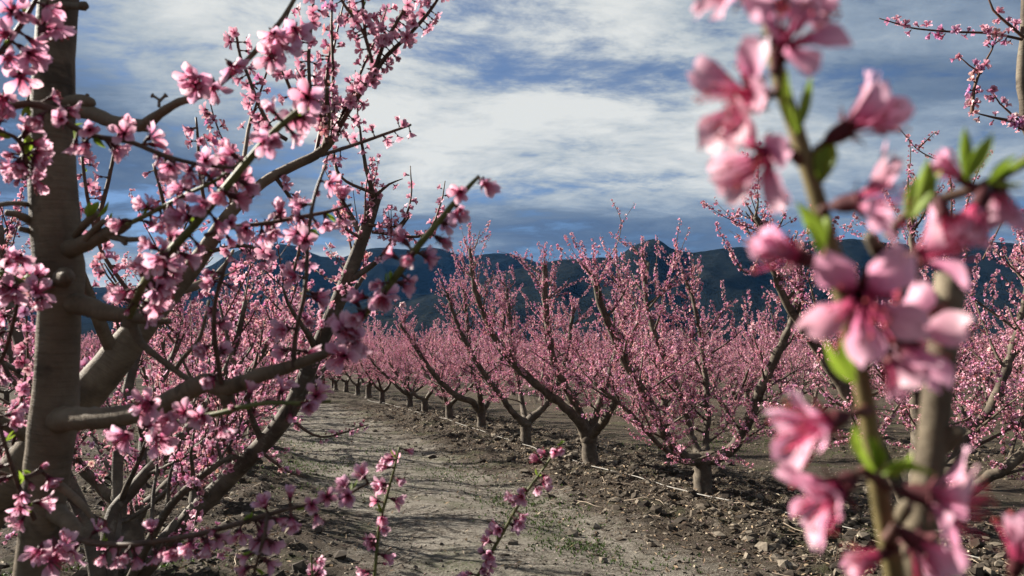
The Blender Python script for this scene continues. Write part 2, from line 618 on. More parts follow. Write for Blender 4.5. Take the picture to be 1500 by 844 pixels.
def dress(rng, mb, cr, pts, rad, dens=1.0, t0=0.22, sec_len=0.85, shoot_len=0.5, sides=6, col=SHOOT_MID, fspace=0.024, avoid=None):
    """secondary branches, shoots and blossom on one limb"""
    L = np.concatenate([[0], np.cumsum(np.linalg.norm(np.diff(pts, axis=0), axis=1))])
    tot = L[-1]
    centre = pts[0]
    k = 0
    s = tot * t0 * rng.uniform(.8, 1.2)
    while s < tot:
        f = s / tot
        i = min(np.searchsorted(L, s), len(pts) - 1)
        p = pts[i]
        T = unit(pts[i] - pts[i - 1])
        n = rand_unit(rng)
        n = unit(n - T * n.dot(T))
        n[2] = abs(n[2]) * .6 + (.05 if f > .45 else -.12)
        d = unit(n * 1.1 + T * 0.55)
        ln = sec_len * rng.uniform(.55, 1.15) * (1.22 - .85 * f)
        sp = grow(rng, p, d, ln, 6, up=0.75 if f > .45 else .35, wob=.10)
        r0 = min(rad[i] * .55, 0.016)
        rr = np.linspace(r0, 0.0045, len(sp))
        mb.tube(sp, rr, 5, mat=0)
        ns = max(2, int(ln / 0.105 * dens))
        for j in range(ns):
            q = rng.uniform(.12, 1.0)
            ii = int(q * (len(sp) - 1))
            pp = sp[ii] + (sp[min(ii + 1, len(sp) - 1)] - sp[ii]) * (q * (len(sp) - 1) - ii)
            tt = unit(sp[min(ii + 1, len(sp) - 1)] - sp[max(ii - 1, 0)])
            n2 = rand_unit(rng)
            n2 = unit(n2 - tt * n2.dot(tt))
            d2 = unit(n2 * .9 + tt * .5 + np.array([0, 0, .5 if f > .4 else .15]))
            l2 = shoot_len * rng.uniform(.3, 1.15) * (1.08 - .38 * f)
            sh = grow(rng, pp, d2, l2, 4, up=.5, wob=.045)
            mb.tube(sh, np.linspace(.0038, .0014, len(sh)), 3, mat=1, col=col)
            cr.shoot(rng, sh, fspace)
        # blossom on the branch itself
        cr.shoot(rng, sp[2:], fspace * 1.8, (1, 1), .006)
        s += rng.uniform(.10, .20) / max(dens, .4)
        k += 1
    # upright leaders at the tip
    for j in range(int(rng.integers(3, 6))):
        q = rng.uniform(.86, 1.0)
        i = min(int(q * (len(pts) - 1)), len(pts) - 1)
        d2 = unit(unit(pts[-1] - pts[-2]) * .6 + rng.normal(0, .33, 3) + np.array([0, 0, .6]))
        l2 = shoot_len * rng.uniform(.6, 1.2)
        sh = grow(rng, pts[i], d2, l2, 5, up=.4, wob=.05)
        mb.tube(sh, np.linspace(.0052, .0016, len(sh)), 4, mat=1, col=col)
        cr.shoot(rng, sh, fspace * .85)
    # short shoots straight from the limb
    for j in range(int(tot * 6 * dens)):
        q = rng.uniform(max(t0, .15), 1)
        i = min(int(q * (len(pts) - 1)), len(pts) - 1)
        d2 = unit(rand_unit(rng) + np.array([0, 0, .5]))
        sh = grow(rng, pts[i], d2, shoot_len * rng.uniform(.2, .7), 4, up=.5, wob=.08)
        mb.tube(sh, np.linspace(.0036, .0014, len(sh)), 3, mat=1, col=col)
        cr.shoot(rng, sh, fspace)


def trunk_mb(rng, top, r0, r1, base=(0, 0, 0)):
    mb = MB()
    base = np.array(base, float)
    top = np.array(top, float)
    t = np.linspace(0, 1, 9)[:, None]
    pts = base + (top - base) * t
    pts[:, :2] += rng.normal(0, .004, (9, 2))
    rr = r1 + (r0 - r1) * (1 - t[:, 0]) ** 2.0
    rr[0] = r0 * 1.38
    rr[1] = max(rr[1], r0 * 1.12)
    pts[0, 2] -= .06
    mb.tube(pts, rr, 12, lump=.03, rng=rng, cap1=True)
    # knobbly head where the limbs leave
    ph = top + np.array([[0, 0, -.05], [0, 0, 0.0], [0, 0, .05], [0, 0, .085]])
    mb.tube(ph, np.array([r1 * 1.02, r1 * 1.25, r1 * 1.1, r1 * .5]), 12, lump=.06, rng=rng)
    return mb


def random_limbs(rng, top, H):
    n = int(rng.integers(3, 6))
    a0 = rng.uniform(0, 6.28)
    out = []
    for k in range(n):
        a = a0 + k * 6.283 / n + rng.normal(0, .22)
        o = np.array([math.cos(a), math.sin(a), 0])
        R = rng.uniform(.8, 1.45)
        h = H * rng.uniform(.68, .88)
        q = [np.array(top) + o * .03, np.array(top) + o * .20 * R + [0, 0, .13], np.array(top) + o * .52 * R + [0, 0, (h - top[2]) * .36],
             np.array(top) + o * .82 * R + [0, 0, (h - top[2]) * .68], np.array(top) + o * 1.0 * R + [0, 0, (h - top[2])]]
        q = np.array(q) + rng.normal(0, .035, (5, 3)) * np.array([[0], [.6], [1], [1], [1]])
        r = np.array([.052, .046, .036, .026, .014]) * rng.uniform(.85, 1.1)
        out.append((q, r))
    return out


def tree_meshes(seed, limbs=None, top=(0, 0, .42), H=2.95, r0=.105, r1=.088, dens=1.0, tpls=None, extra=None, sec_len=.9, shoot_len=.56, fspace=.0158, t0=.17, fsize=1.07, bare=()):
    """meshes of one tree in local coordinates: trunk, limbs and the blossom"""
    rng = np.random.default_rng(seed)
    tm = trunk_mb(rng, top, r0, r1).mesh('trunk', [M_BARKF])
    cr = Crown()
    lm = []
    for (q, r) in (limbs if limbs is not None else random_limbs(rng, top, H)):
        mb = MB()
        pts, rad = crom(q, r, .07)
        pts[2:-1] += rng.normal(0, .006, pts[2:-1].shape)
        mb.tube(pts, rad, 8, lump=.05, rng=rng)
        if len(lm) not in bare:
            dress(rng, mb, cr, pts, rad, dens, sec_len=sec_len, shoot_len=shoot_len, fspace=fspace, t0=t0)
        lm.append(mb.mesh('limb', [M_BARKF, M_SHOOT]))
    tw = None
    if extra:
        mb = MB()
        for (q, r, fl) in extra:
            pts, rad = crom(q, r, .05)
            mb.tube(pts, rad, 5, mat=1, col=SHOOT_MID)
            if fl:
                cr.shoot(rng, pts, fl, (1, 2), .003)
        tw = mb.mesh('twigs', [M_BARKF, M_SHOOT])
    fb = MB()
    scatter_flowers(fb, cr.p, cr.d, rng, tpls or TPL0, fsize)
    fm = fb.mesh('blossom_mass', [M_PETAL], smooth=False)
    return tm, lm, fm, tw, len(cr.p)


def place_tree(meshes, loc, rot, label, group=None, scale=1.0, name='peach_tree'):
    tm, lm, fm, tw, n = meshes
    t = thing(name, label, 'peach tree', loc, group)
    t.rotation_euler = (0, 0, rot)
    t.scale = (scale,) * 3
    link('trunk', tm, t)
    for m in lm:
        link('limb', m, t)
    if tw:
        link('twigs', tw, t, 'stuff')
    link('blossom_mass', fm, t, 'stuff')
    return t


# ------------------------------------------------------------------ ground
RD = unit(np.array([-.384, 1.0, 0]))         # direction of the rows
RN = np.array([RD[1], -RD[0], 0])            # across the rows
ROW0, ROWS = -0.40, 5.60


def row_dist(x, y):
    n = x * RN[0] + y * RN[1]
    return np.abs(np.mod(n - ROW0 + ROWS / 2, ROWS) - ROWS / 2)


def ground_z(x, y):
    x = np.asarray(x, float)
    y = np.asarray(y, float)
    rd = row_dist(x, y)
    strip = np.clip((1.75 - rd + .7 * fbm(x * .8, y * .8, 3, 5)) / .7, 0, 1)
    near = np.clip(1 - (np.hypot(x, y) - 30) / 40, 0, 1)
    z = strip * (.05 + .14 * np.clip(fbm(x * 2.2, y * 2.2, 3, 9), -.3, .4) + .15 * fbm(x * 6.5, y * 6.5, 3, 2))
    z = z + (1 - strip) * (.045 * fbm(x * 3, y * 3, 5, 3) - .035 * np.exp(-((rd - 2.05) / .28) ** 2))
    return z * near


def axis_coords(lo, hi, step, far):
    c = list(np.arange(lo, hi + 1e-6, step))
    s, x = step, hi
    while x < far:
        s *= 1.22
        x += s
        c.append(x)
    s, x = step, lo
    pre = []
    while x > -far:
        s *= 1.22
        x -= s
        pre.append(x)
    return np.array(pre[::-1] + c)


def build_ground():
    xs = axis_coords(-6.0, 11.0, .055, 9000)
    ys = axis_coords(1.5, 19.0, .055, 9000)
    X, Y = np.meshgrid(xs, ys)
    Z = ground_z(X, Y)
    n, m = X.shape
    r = np.arange(n - 1)[:, None] * m
    c = np.arange(m - 1)[None, :]
    q = np.stack([r + c, r + c + 1, r + m + c + 1, r + m + c], -1).reshape(-1, 4)
    mat, t = new_mat('orchard_earth')
    pos = t.node('ShaderNodeNewGeometry').outputs['Position']
    sx = t.node('ShaderNodeSeparateXYZ', {0: pos})
    nn = t.math('ADD', t.math('MULTIPLY', sx.outputs[0], float(RN[0])), t.math('MULTIPLY', sx.outputs[1], float(RN[1])))
    rd = t.math('ABSOLUTE', t.math('SUBTRACT', t.math('FLOORED_MODULO', t.math('ADD', nn, -ROW0 + ROWS / 2), ROWS), ROWS / 2))
    big = t.noise(pos, .9, 5, .6, .3)
    med = t.noise(pos, 5, 6, .65, .3)
    fin = t.noise(pos, 38, 6, .7)
    grit = t.noise(pos, 150, 3, .7)
    # where the earth is trodden and pale (the lane) and where it is broken and dark (under the trees)
    lane = t.math('ADD', rd, t.math('MULTIPLY', t.math('SUBTRACT', big, .5), 1.6))
    lane = t.math('ADD', lane, t.math('MULTIPLY', t.math('SUBTRACT', med, .5), 1.1))
    lane = t.math('MULTIPLY', t.math('SUBTRACT', lane, 1.35), 1.7, clamp=True)
    # pale earth in this lane only; others painted darker for cover and crown shade
    pale_lane = t.math('LESS_THAN', t.math('ABSOLUTE', t.math('SUBTRACT', nn, ROW0 + ROWS / 2)), ROWS / 2)
    lane = t.math('MULTIPLY', lane, pale_lane)
    pale = t.ramp(t.math('ADD', t.math('MULTIPLY', fin, .6), t.math('MULTIPLY', med, .4)), [(.30, (.075, .064, .050)), (.47, (.185, .166, .138)), (.66, (.32, .295, .255))])
    dark = t.ramp(fin, [(.28, (.032, .025, .018)), (.5, (.065, .052, .039)), (.74, (.13, .107, .082))])
    col = t.mix(lane, dark, pale)
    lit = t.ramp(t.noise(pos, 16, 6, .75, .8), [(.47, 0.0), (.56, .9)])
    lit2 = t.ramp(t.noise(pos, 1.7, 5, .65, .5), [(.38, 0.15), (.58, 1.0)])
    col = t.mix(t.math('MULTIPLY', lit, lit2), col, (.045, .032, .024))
    moss = t.math('MULTIPLY', t.ramp(t.noise(pos, 1.1, 4, .6), [(.52, 0.0), (.66, .85)]), t.ramp(fin, [(.42, 0.0), (.6, 1.0)]))
    col = t.mix(moss, col, (.05, .066, .022))
    h = t.math('ADD', t.math('MULTIPLY', fin, .75), t.math('MULTIPLY', grit, .25))
    bp = t.node('ShaderNodeBump', {'Strength': 1.0, 'Distance': .09, 'Height': h}).outputs[0]
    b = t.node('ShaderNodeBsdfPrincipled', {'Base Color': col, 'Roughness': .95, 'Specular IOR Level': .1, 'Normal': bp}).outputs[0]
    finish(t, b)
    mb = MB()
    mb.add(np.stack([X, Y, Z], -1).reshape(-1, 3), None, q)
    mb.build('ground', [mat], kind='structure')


build_ground()

# ------------------------------------------------------------------ hills
PROFILE_FAR = [(-900, 470), (-500, 440), (-200, 452), (60, 425), (200, 418), (260, 408), (308, 390), (330, 375), (357, 364), (384, 357.5), (400, 356.5), (432, 360),
               (470, 376), (500, 378), (525, 369), (544, 364), (560, 363), (600, 366), (625, 362), (648, 365), (667, 372), (685, 376), (707, 373), (725, 371), (749, 372),
               (771, 379), (800, 389), (850, 400), (950, 415), (1100, 420), (1300, 430), (1700, 440), (2300, 450)]
PROFILE_NEAR = [(-300, 480), (300, 470), (600, 440), (700, 410), (760, 393), (792, 386), (821, 380.5), (853, 379), (880, 377), (904, 378), (915, 369), (925, 362), (933, 358), (945, 353),
                (955, 350.5), (963, 351), (971, 355), (981, 363), (997, 367.5), (1015, 370), (1032, 368), (1059, 364), (1085, 362), (1117, 364), (1165, 355), (1197, 353),
                (1250, 350), (1310, 357), (1370, 360), (1420, 352), (1480, 356), (1560, 366), (1700, 380), (2000, 410), (2600, 440)]


def build_hill(name, prof, D, seed, c0, c1, c2):
    prof = np.array(prof, float)
    px = np.linspace(prof[0, 0], prof[-1, 0], 620)
    py = np.interp(px, prof[:, 0], prof[:, 1])
    rows = np.concatenate([np.linspace(-1, 0, 46), np.linspace(0, .5, 10)[1:]])
    V = []
    rough = 1.2 * fbm(px / 9, px * 0, 4, seed)
    for s in rows:
        top = np.array([P(a, b, D) for a, b in zip(px, py + rough)])
        h = top[:, 2]
        u = px / 60
        k = 1 - abs(s)
        fall = k ** 1.25 if s < 0 else (1 - s * 1.3)
        dist = 1 + s * .52 if s < 0 else 1 + s * .5
        gx, gy = top[:, 0] * dist / 520, top[:, 1] * dist / 520
        spur = fbm(gx, gy, 5, seed + 3)
        spur2 = np.abs(fbm(gx * 1.3 + 7, gy * .7, 4, seed + 8))
        z = h * fall + h * (spur * .55 - spur2 * .75) * min(1, abs(s) * 3.0) * max(k, .05) ** .5
        V.append(np.stack([top[:, 0] * dist, top[:, 1] * dist, np.maximum(z, -30)], -1))
    V[0][:, 2] = -30
    V = np.array(V)
    n, m = V.shape[:2]
    r = np.arange(n - 1)[:, None] * m
    c = np.arange(m - 1)[None, :]
    q = np.stack([r + c, r + c + 1, r + m + c + 1, r + m + c], -1).reshape(-1, 4)
    mat, t = new_mat(name + '_scrub')
    pos = t.node('ShaderNodeNewGeometry').outputs['Position']
    a = t.noise(pos, .004, 6, .62)
    b_ = t.noise(pos, .035, 5, .7)
    f = t.math('ADD', t.math('MULTIPLY', a, .55), t.math('MULTIPLY', b_, .45))
    col = t.ramp(f, [(.36, c0), (.52, c1), (.68, c2)])
    bp = t.node('ShaderNodeBump', {'Strength': .8, 'Distance': 14.0, 'Height': b_}).outputs[0]
    b = t.node('ShaderNodeBsdfPrincipled', {'Base Color': col, 'Roughness': 1.0, 'Specular IOR Level': 0.0, 'Normal': bp}).outputs[0]
    finish(t, b)
    mb = MB()
    mb.add(V.reshape(-1, 3), None, q)
    mb.build(name, [mat], kind='structure')


build_hill('far_hills', PROFILE_FAR, 5200, 3, (.003, .004, .005), (.006, .008, .009), (.015, .017, .017))
build_hill('near_hills', PROFILE_NEAR, 3300, 21, (.003, .004, .004), (.007, .009, .009), (.020, .021, .018))

# ------------------------------------------------------------------ orchard
rng0 = np.random.default_rng(11)


def local(lst, base, rs=1.0):
    p, r = trace(lst)
    return p - base, r * rs


R_PIX = [(1348, 812), (1030, 726), (866, 686), (770, 655), (705, 632), (658, 618), (622, 608), (600, 600)]
R_BASE = [G(a, b) for a, b in R_PIX]


def dep(base, off=0.0):
    return float((base - CAM) @ FW) + off


def limb_from(base, top, lst, off0=0.0, off1=0.0, r=None):
    """limb from a trunk head through pixel points; depth drifts from off0 to off1 relative to the trunk"""
    n = len(lst)
    D = dep(base)
    q = [np.array(top)]
    rad = [lst[0][2] * D / F * 1.15]
    for i, (a, b, rp) in enumerate(lst):
        d = D + off0 + (off1 - off0) * (i + 1) / n
        q.append(P(a, b, d) - base)
        rad.append(rp * d / F * .82)
    return np.array(q), np.array(rad)


HT = .40
row_labels = {
    0: 'peach tree on the hose row with low spreading limbs beside the sawn-off stub',
    1: 'peach tree with pale trunk and two wide limbs forming a broad V',
    2: 'peach tree with knobbly dark trunk head, next along from the broad V tree',
    3: 'peach tree on the hose row standing between the knobbly trunk and the loose hose end',
    4: 'peach tree right where the white hose comes up out of the soil',
}
# R0
b = R_BASE[0]
t0_ = (0, 0, .38)
limbs = [limb_from(b, t0_, [(1318, 715, 13), (1262, 610, 11), (1205, 522, 9), (1160, 455, 7.5), (1136, 405, 6), (1122, 342, 5.5), (1106, 318, 5)], 0, -.3),
         limb_from(b, t0_, [(1346, 660, 13), (1340, 560, 11), (1334, 470, 8), (1337, 380, 6), (1333, 320, 4)], .2, .5),
         limb_from(b, t0_, [(1378, 710, 13), (1412, 655, 11), (1450, 598, 9), (1478, 530, 7), (1500, 440, 5), (1508, 385, 3)], 0, .5),
         limb_from(b, t0_, [(1395, 735, 12), (1440, 705, 10), (1500, 660, 9), (1560, 570, 7), (1610, 470, 5), (1640, 390, 3)], -.1, -.7)]
D = dep(b)
ex = []
for lst, fl in (([(1393, 330), (1394, 280), (1386, 236), (1370, 233), (1344, 219), (1324, 196), (1301, 168), (1284, 142)], .02),
                ([(1337, 330), (1330, 270), (1334, 230), (1331, 196)], .02), ([(1344, 219), (1358, 205), (1372, 192)], .02),
                ([(1410, 330), (1422, 280), (1440, 235), (1452, 222)], .02), ([(1106, 320), (1098, 306), (1090, 296)], .02),
                ([(1440, 380), (1470, 320), (1480, 290)], .02), ([(1125, 345), (1095, 400), (1060, 350), (1048, 328)], .015)):
    q = np.array([P(a, c, D - .1) for a, c in lst]) - b
    ex.append((q, np.linspace(.008, .002, len(q)), fl))
place_tree(tree_meshes(101, limbs, t0_, r0=.115, r1=.095, extra=ex), b, 0, row_labels[0])
# R1
b = R_BASE[1]
t1 = (0, 0, .40)
limbs = [limb_from(b, t1, [(1000, 668, 10), (972, 632, 9.5), (945, 578, 8.5), (911, 519, 8), (888, 465, 7), (869, 405, 6)], 0, -.5),
         limb_from(b, t1, [(1017, 650, 7), (1002, 601, 6.5), (982, 545, 6), (955, 480, 5), (945, 430, 4), (950, 385, 3)], .1, .8),
         limb_from(b, t1, [(1034, 650, 6), (1036, 597, 5.5), (1030, 520, 4.5), (1018, 450, 3.5), (1000, 400, 2.5)], .25, .9),
         limb_from(b, t1, [(1068, 660, 10), (1092, 625, 9.5), (1112, 575, 9), (1140, 515, 8), (1160, 470, 6), (1172, 420, 4)], 0, -.3),
         limb_from(b, t1, [(1005, 678, 5), (972, 658, 4.5), (922, 605, 4), (898, 585, 3.5), (870, 560, 2)], -.15, -.6)]
D = dep(b)
ex = []
for lst, fl, r in (([(869, 405), (885, 385), (903, 360), (910, 330), (905, 310), (895, 292)], .035, .008), ([(903, 345), (912, 326), (930, 298)], .04, .004),
                   ([(960, 420), (962, 380), (963, 345)], .016, .006), ([(985, 400), (992, 350), (997, 320)], .02, .006), ([(990, 390), (1000, 360), (1009, 335)], .02, .005),
                   ([(870, 405), (858, 375), (849, 352)], .018, .006)):
    q = np.array([P(a, c, D - .35) for a, c in lst]) - b
    ex.append((q, np.linspace(r, .002, len(q)), fl))
place_tree(tree_meshes(102, limbs, t1, r0=.118, r1=.10, extra=ex), b, 0, row_labels[1])
# R2
b = R_BASE[2]
t2 = (-.03, 0, .42)
limbs = [limb_from(b, t2, [(838, 606, 8.5), (801, 576, 8), (749, 529, 7), (718, 482, 6), (697, 425, 5), (688, 365, 3)], 0, -.4),
         limb_from(b, t2, [(845, 596, 8), (812, 534, 7), (800, 456, 6), (797, 388, 5)], .1, .1),
         limb_from(b, t2, [(878, 590, 7), (890, 555, 6.5), (905, 508, 5.5), (915, 440, 4), (905, 395, 3)], .1, .7),
         limb_from(b, t2, [(888, 612, 7), (903, 580, 6), (914, 530, 5), (935, 460, 4)], -.2, -.7)]
D = dep(b)
ex = []
for lst, fl, r in (([(690, 375), (687, 340), (687, 315)], .016, .006), ([(695, 395), (708, 365), (719, 340)], .016, .006), ([(797, 390), (797, 365), (792, 360)], .018, .006),
                   ([(700, 430), (670, 385), (658, 355)], .018, .006), ([(790, 420), (770, 390), (755, 368)], .018, .006), ([(800, 430), (760, 380), (730, 368)], .018, .006)):
    q = np.array([P(a, c, D - .2) for a, c in lst]) - b
    ex.append((q, np.linspace(r, .002, len(q)), fl))
place_tree(tree_meshes(103, limbs, t2, r0=.125, r1=.105, extra=ex), b, 0, row_labels[2])
# R3
b = R_BASE[3]
limbs = [limb_from(b, t1, [(752, 605, 6), (734, 581, 5.5), (697, 529, 5), (671, 477, 4), (655, 430, 2.5)], 0, -.4),
         limb_from(b, t1, [(795, 598, 6), (812, 575, 5), (830, 520, 4), (840, 450, 3)], 0, .4),
         limb_from(b, t1, [(765, 590, 5), (755, 540, 4.5), (748, 480, 4), (742, 420, 3)], .2, .8)]
place_tree(tree_meshes(104, limbs, t1, r0=.105, r1=.09), b, 0, row_labels[3])
# R4
b = R_BASE[4]
limbs = [limb_from(b, t1, [(690, 588, 6), (669, 580, 5.5), (641, 555, 5), (616, 520, 4), (586, 475, 3)], 0, -.3),
         limb_from(b, t1, [(716, 588, 5), (728, 560, 4.5), (735, 510, 4), (738, 440, 2.5)], 0, .5),
         limb_from(b, t1, [(703, 580, 5), (690, 530, 4.5), (684, 470, 3.5), (680, 420, 2.5)], -.2, -.6)]
place_tree(tree_meshes(105, limbs, t1, r0=.105, r1=.09), b, 0, row_labels[4])

# R-1 : beyond the right edge, its long limb reaches over the lane
b = np.array([3.6, 3.3, 0])
q = np.array([[-.05, 0, .42], [-.35, -.05, .9], [-.75, -.12, 1.5]])
tp, tr_ = trace([(1560, 330, 3.0, 12), (1522, 230, 3.0, 10), (1500, 150, 3.0, 8), (1498, 80, 3.0, 7), (1504, -20, 3.0, 6), (1512, -120, 3.0, 4)])
limbs = [(np.vstack([q, tp - b]), np.concatenate([[.055, .05, .045], tr_]))]
o = np.array([.9, .5, 0])
limbs.append((np.array([[0, 0, .42], [.25, .1, .8], [.6, .3, 1.5], [.8, .5, 2.3]]), np.array([.055, .05, .04, .02])))
limbs.append((np.array([[0, 0, .42], [.1, .3, .8], [.1, .75, 1.5], [.0, 1.0, 2.2]]), np.array([.055, .05, .04, .02])))
ex = []
for lst, fl, r in (([(1498, 58), (1470, 52), (1440, 48), (1400, 47), (1360, 44), (1330, 40), (1305, 32), (1288, 27)], .019, .006),
                   ([(1500, 55), (1478, 36), (1455, 15), (1447, -5), (1445, -30)], .03, .007),
                   ([(1503, 190), (1480, 177), (1455, 172), (1423, 164)], .05, .010), ([(1424, 166), (1427, 130), (1438, 100), (1452, 75), (1462, 48)], .012, .008),
                   ([(1510, 190), (1485, 170), (1465, 152), (1450, 130)], .014, .006), ([(1438, 108), (1420, 96), (1402, 80)], .016, .004),
                   ([(1500, 175), (1490, 185), (1478, 170)], .014, .004)):
    q = np.array([P(a, c, 2.98) for a, c in lst]) - b
    ex.append((q, np.linspace(r, .002, len(q)), fl))
place_tree(tree_meshes(106, limbs, r0=.115, r1=.1, extra=ex, dens=.45, t0=.8, tpls=TPL1, fsize=1.15, bare=(0,)), b, 0,
           'peach tree whose bent pale limb and thin blossoming twigs hang high against open sky')

# the orchard behind: seven tree shapes, each placed many times
SHAPES = [tree_meshes(200 + k, H=2.5 + .12 * (k % 4), dens=1.0) for k in range(7)]
ORD = ['first', 'second', 'third', 'fourth', 'fifth', 'sixth', 'seventh', 'eighth', 'ninth', 'tenth', 'eleventh', 'twelfth', 'thirteenth', 'fourteenth', 'fifteenth', 'sixteenth', 'seventeenth',
       'eighteenth', 'nineteenth', 'twentieth', 'twenty-first', 'twenty-second', 'twenty-third', 'twenty-fourth', 'twenty-fifth']
HOSE_ROW = 'peach tree in full pink bloom further along the row with the white hose'
n_trees = 0
for i in range(5, 8):
    place_tree(SHAPES[i % 7], R_BASE[i], rng0.uniform(0, 6.28), '%s blossoming peach tree past the broad V tree along the hose row' % ORD[i - 2], 'trees further along the hose row')
    n_trees += 1


def visible(p, az0=-50, az1=40, dmax=60):
    d = math.hypot(p[0], p[1])
    a = math.degrees(math.atan2(p[0], p[1]))
    return d < dmax and (az0 < a < az1)


ROWLAB = {1: HOSE_ROW, 0: 'peach tree in bloom further along the row of the thick upright limb',
          2: 'peach tree in pink bloom in the second row behind the hose', -1: 'peach tree in pink bloom in the row behind the thick upright limb'}
ROWGRP = {1: 'trees further along the hose row', 0: 'trees further along the row of the upright limb', 2: 'trees in the second row behind the hose', -1: 'trees in the row behind the upright limb'}
for k in range(-8, 9):
    nrow = ROW0 + k * ROWS
    ph = 0 if k == 1 else rng0.uniform(0, 2.6)
    for j in range(-8, 30):
        tcoord = j * 2.6 + ph
        if k == 1:
            tcoord = float(R_BASE[7] @ RD) + (j + 1) * 2.6
            if j < 0:
                continue
        if k == 0:
            tcoord = float(np.array([-1.75, 3.5, 0]) @ RD) + (j + 1) * 2.6
            if j < 0:
                continue
        p = RN * nrow + RD * tcoord
        if k == 0:
            p = p + RN * min(1.1, .35 * j)
        p = p + np.array([rng0.normal(0, .10), rng0.normal(0, .14), 0])
        if not visible(p) or math.hypot(p[0], p[1]) < 2.0:
            continue
        lab = ROWLAB.get(k, 'peach tree in pink bloom in the deep orchard towards the dark hills' if k > 0 else 'peach tree in pink bloom in the rows to the sunny side of the upright limb')
        grp = ROWGRP.get(k, 'trees of the deep orchard' if k > 0 else 'trees on the sunny side')
        if k == 1:
            lab = '%s blossoming peach tree past the broad V tree along the hose row' % ORD[min(j + 6, 24)]
        if k == 0:
            lab = '%s peach tree behind the slanting dark limb in that same row' % ORD[min(j, 24)]
        p[2] = float(ground_z(p[0], p[1])) - .02
        place_tree(SHAPES[int(rng0.integers(0, 7))], p, rng0.uniform(0, 6.28), lab, grp, rng0.uniform(.86, 1.10))
        n_trees += 1
for n_, t_ in ((2.3, 25.5), (.9, 29), (3.6, 30), (2.2, 33), (3.9, 36), (1.0, 37)):
    p = RN * n_ + RD * t_
    p[2] = float(ground_z(p[0], p[1])) - .02
    place_tree(SHAPES[int(rng0.integers(0, 7))], p, rng0.uniform(0, 6.28), 'peach tree in bloom closing off the far end of the lane', 'trees closing the lane')
    n_trees += 1
print('orchard trees', n_trees)

# ------------------------------------------------------------------ hero blossoms: petals, stamens and calyx of their own
rb = np.random.default_rng(77)


def petal_mesh(i, nu=6, nv=8, pale=0.0):
    v, q, c = petal_grid(rb, nu, nv, pale=pale)
    c = np.clip(c * 1.0 * rb.normal(1, .04, 3), 0, .92)
    mb = MB()
    mb.add(v, None, q, c)
    return mb.mesh('petal', [M_PETALH])


PETALS = [petal_mesh(i, pale=p) for i, p in enumerate((0, .1, .2, .45, .0, .3, .6, .15))]
PETALS_S = [petal_mesh(i, 4, 5, pale=p) for i, p in enumerate((0, .1, .2, .45, .0, .3))]


def calyx_mesh(detail=True):
    mb = MB()
    prof = [(-.006, .0009), (-.0035, .0011), (-.002, .0024), (.001, .0034), (.0042, .0036), (.0055, .0040)]
    mb.tube(np.array([[0, 0, z] for z, r in prof]), np.array([r for z, r in prof]), 9, col=C_CAL, cap1=False)
    for k in range(5):                       # sepals
        a = k * 2 * math.pi / 5 + .6
        v = np.array([[-.0019, .003, .0045], [.0019, .003, .0045], [.0015, .0068, .0062], [-.0015, .0068, .0062], [0, .0098, .0060]]) @ rotz(a).T
        mb.add(v, [[3, 2, 4]], [[0, 1, 2, 3]], C_CAL * 1.4)
    return mb.mesh('blossom', [M_CALYX])


def stamen_mesh():
    mb = MB()
    for k in range(22):
        a, tl = rb.uniform(0, 6.28), rb.uniform(.05, .62)
        d = np.array([math.cos(a) * math.sin(tl), math.sin(a) * math.sin(tl), math.cos(tl)])
        b0 = np.array([math.cos(a) * .0022, math.sin(a) * .0022, .0045])
        L = rb.uniform(.011, .019)
        mid = b0 + d * L * .55 + np.array([0, 0, .0008])
        tp = b0 + d * L
        mb.tube(np.array([b0, mid, tp]), np.array([.00032, .00028, .00022]), 3, col=(.50, .06, .15), cap1=False)
        mb.tube(np.array([tp - d * .0005, tp + d * .0003, tp + d * .0009]), np.array([.0004, .00075, .0004]), 4, col=(.30, .04, .04))
    return mb.mesh('stamens', [M_CALYX])


CALYX = calyx_mesh()
STAMENS = [stamen_mesh() for i in range(3)]
LEAFLET = []
for i in range(3):
    mb = MB()
    t = np.linspace(0, 1, 7)
    w = np.sin(np.pi * np.clip(t * .96 + .03, 0, 1)) ** .9 * .0020 * (1 + .3 * i)
    zz = -.004 * t ** 2 * (i - 1)
    V = np.stack([np.concatenate([-w, t * 0, w]), np.tile(t * .017, 3), np.concatenate([zz + w * .8, zz, zz + w * .8])], -1)
    q = np.array([[r, r + 7, r + 8, r + 1] for r in range(6)] + [[r + 7, r + 14, r + 15, r + 8] for r in range(6)])
    mb.add(V, None, q, np.tile(np.linspace(.75, 1.15, 7)[:, None] * np.array([[.20, .29, .03]]), (3, 1)))
    LEAFLET.append(mb.mesh('leaf', [M_LEAF]))
BLOSSOM_S = []
for k, a in enumerate((.25, .5, .7, .9, 1.1)):
    V, T3, Cc = flower_template(rb, 1, a)
    mb = MB()
    mb.add(V, T3, None, Cc)
    BLOSSOM_S.append(mb.mesh('blossom', [M_PETAL]))


def M4(R, p, s=1.0):
    m = np.eye(4)
    m[:3, :3] = R * s
    m[:3, 3] = p
    return Matrix(m.tolist())


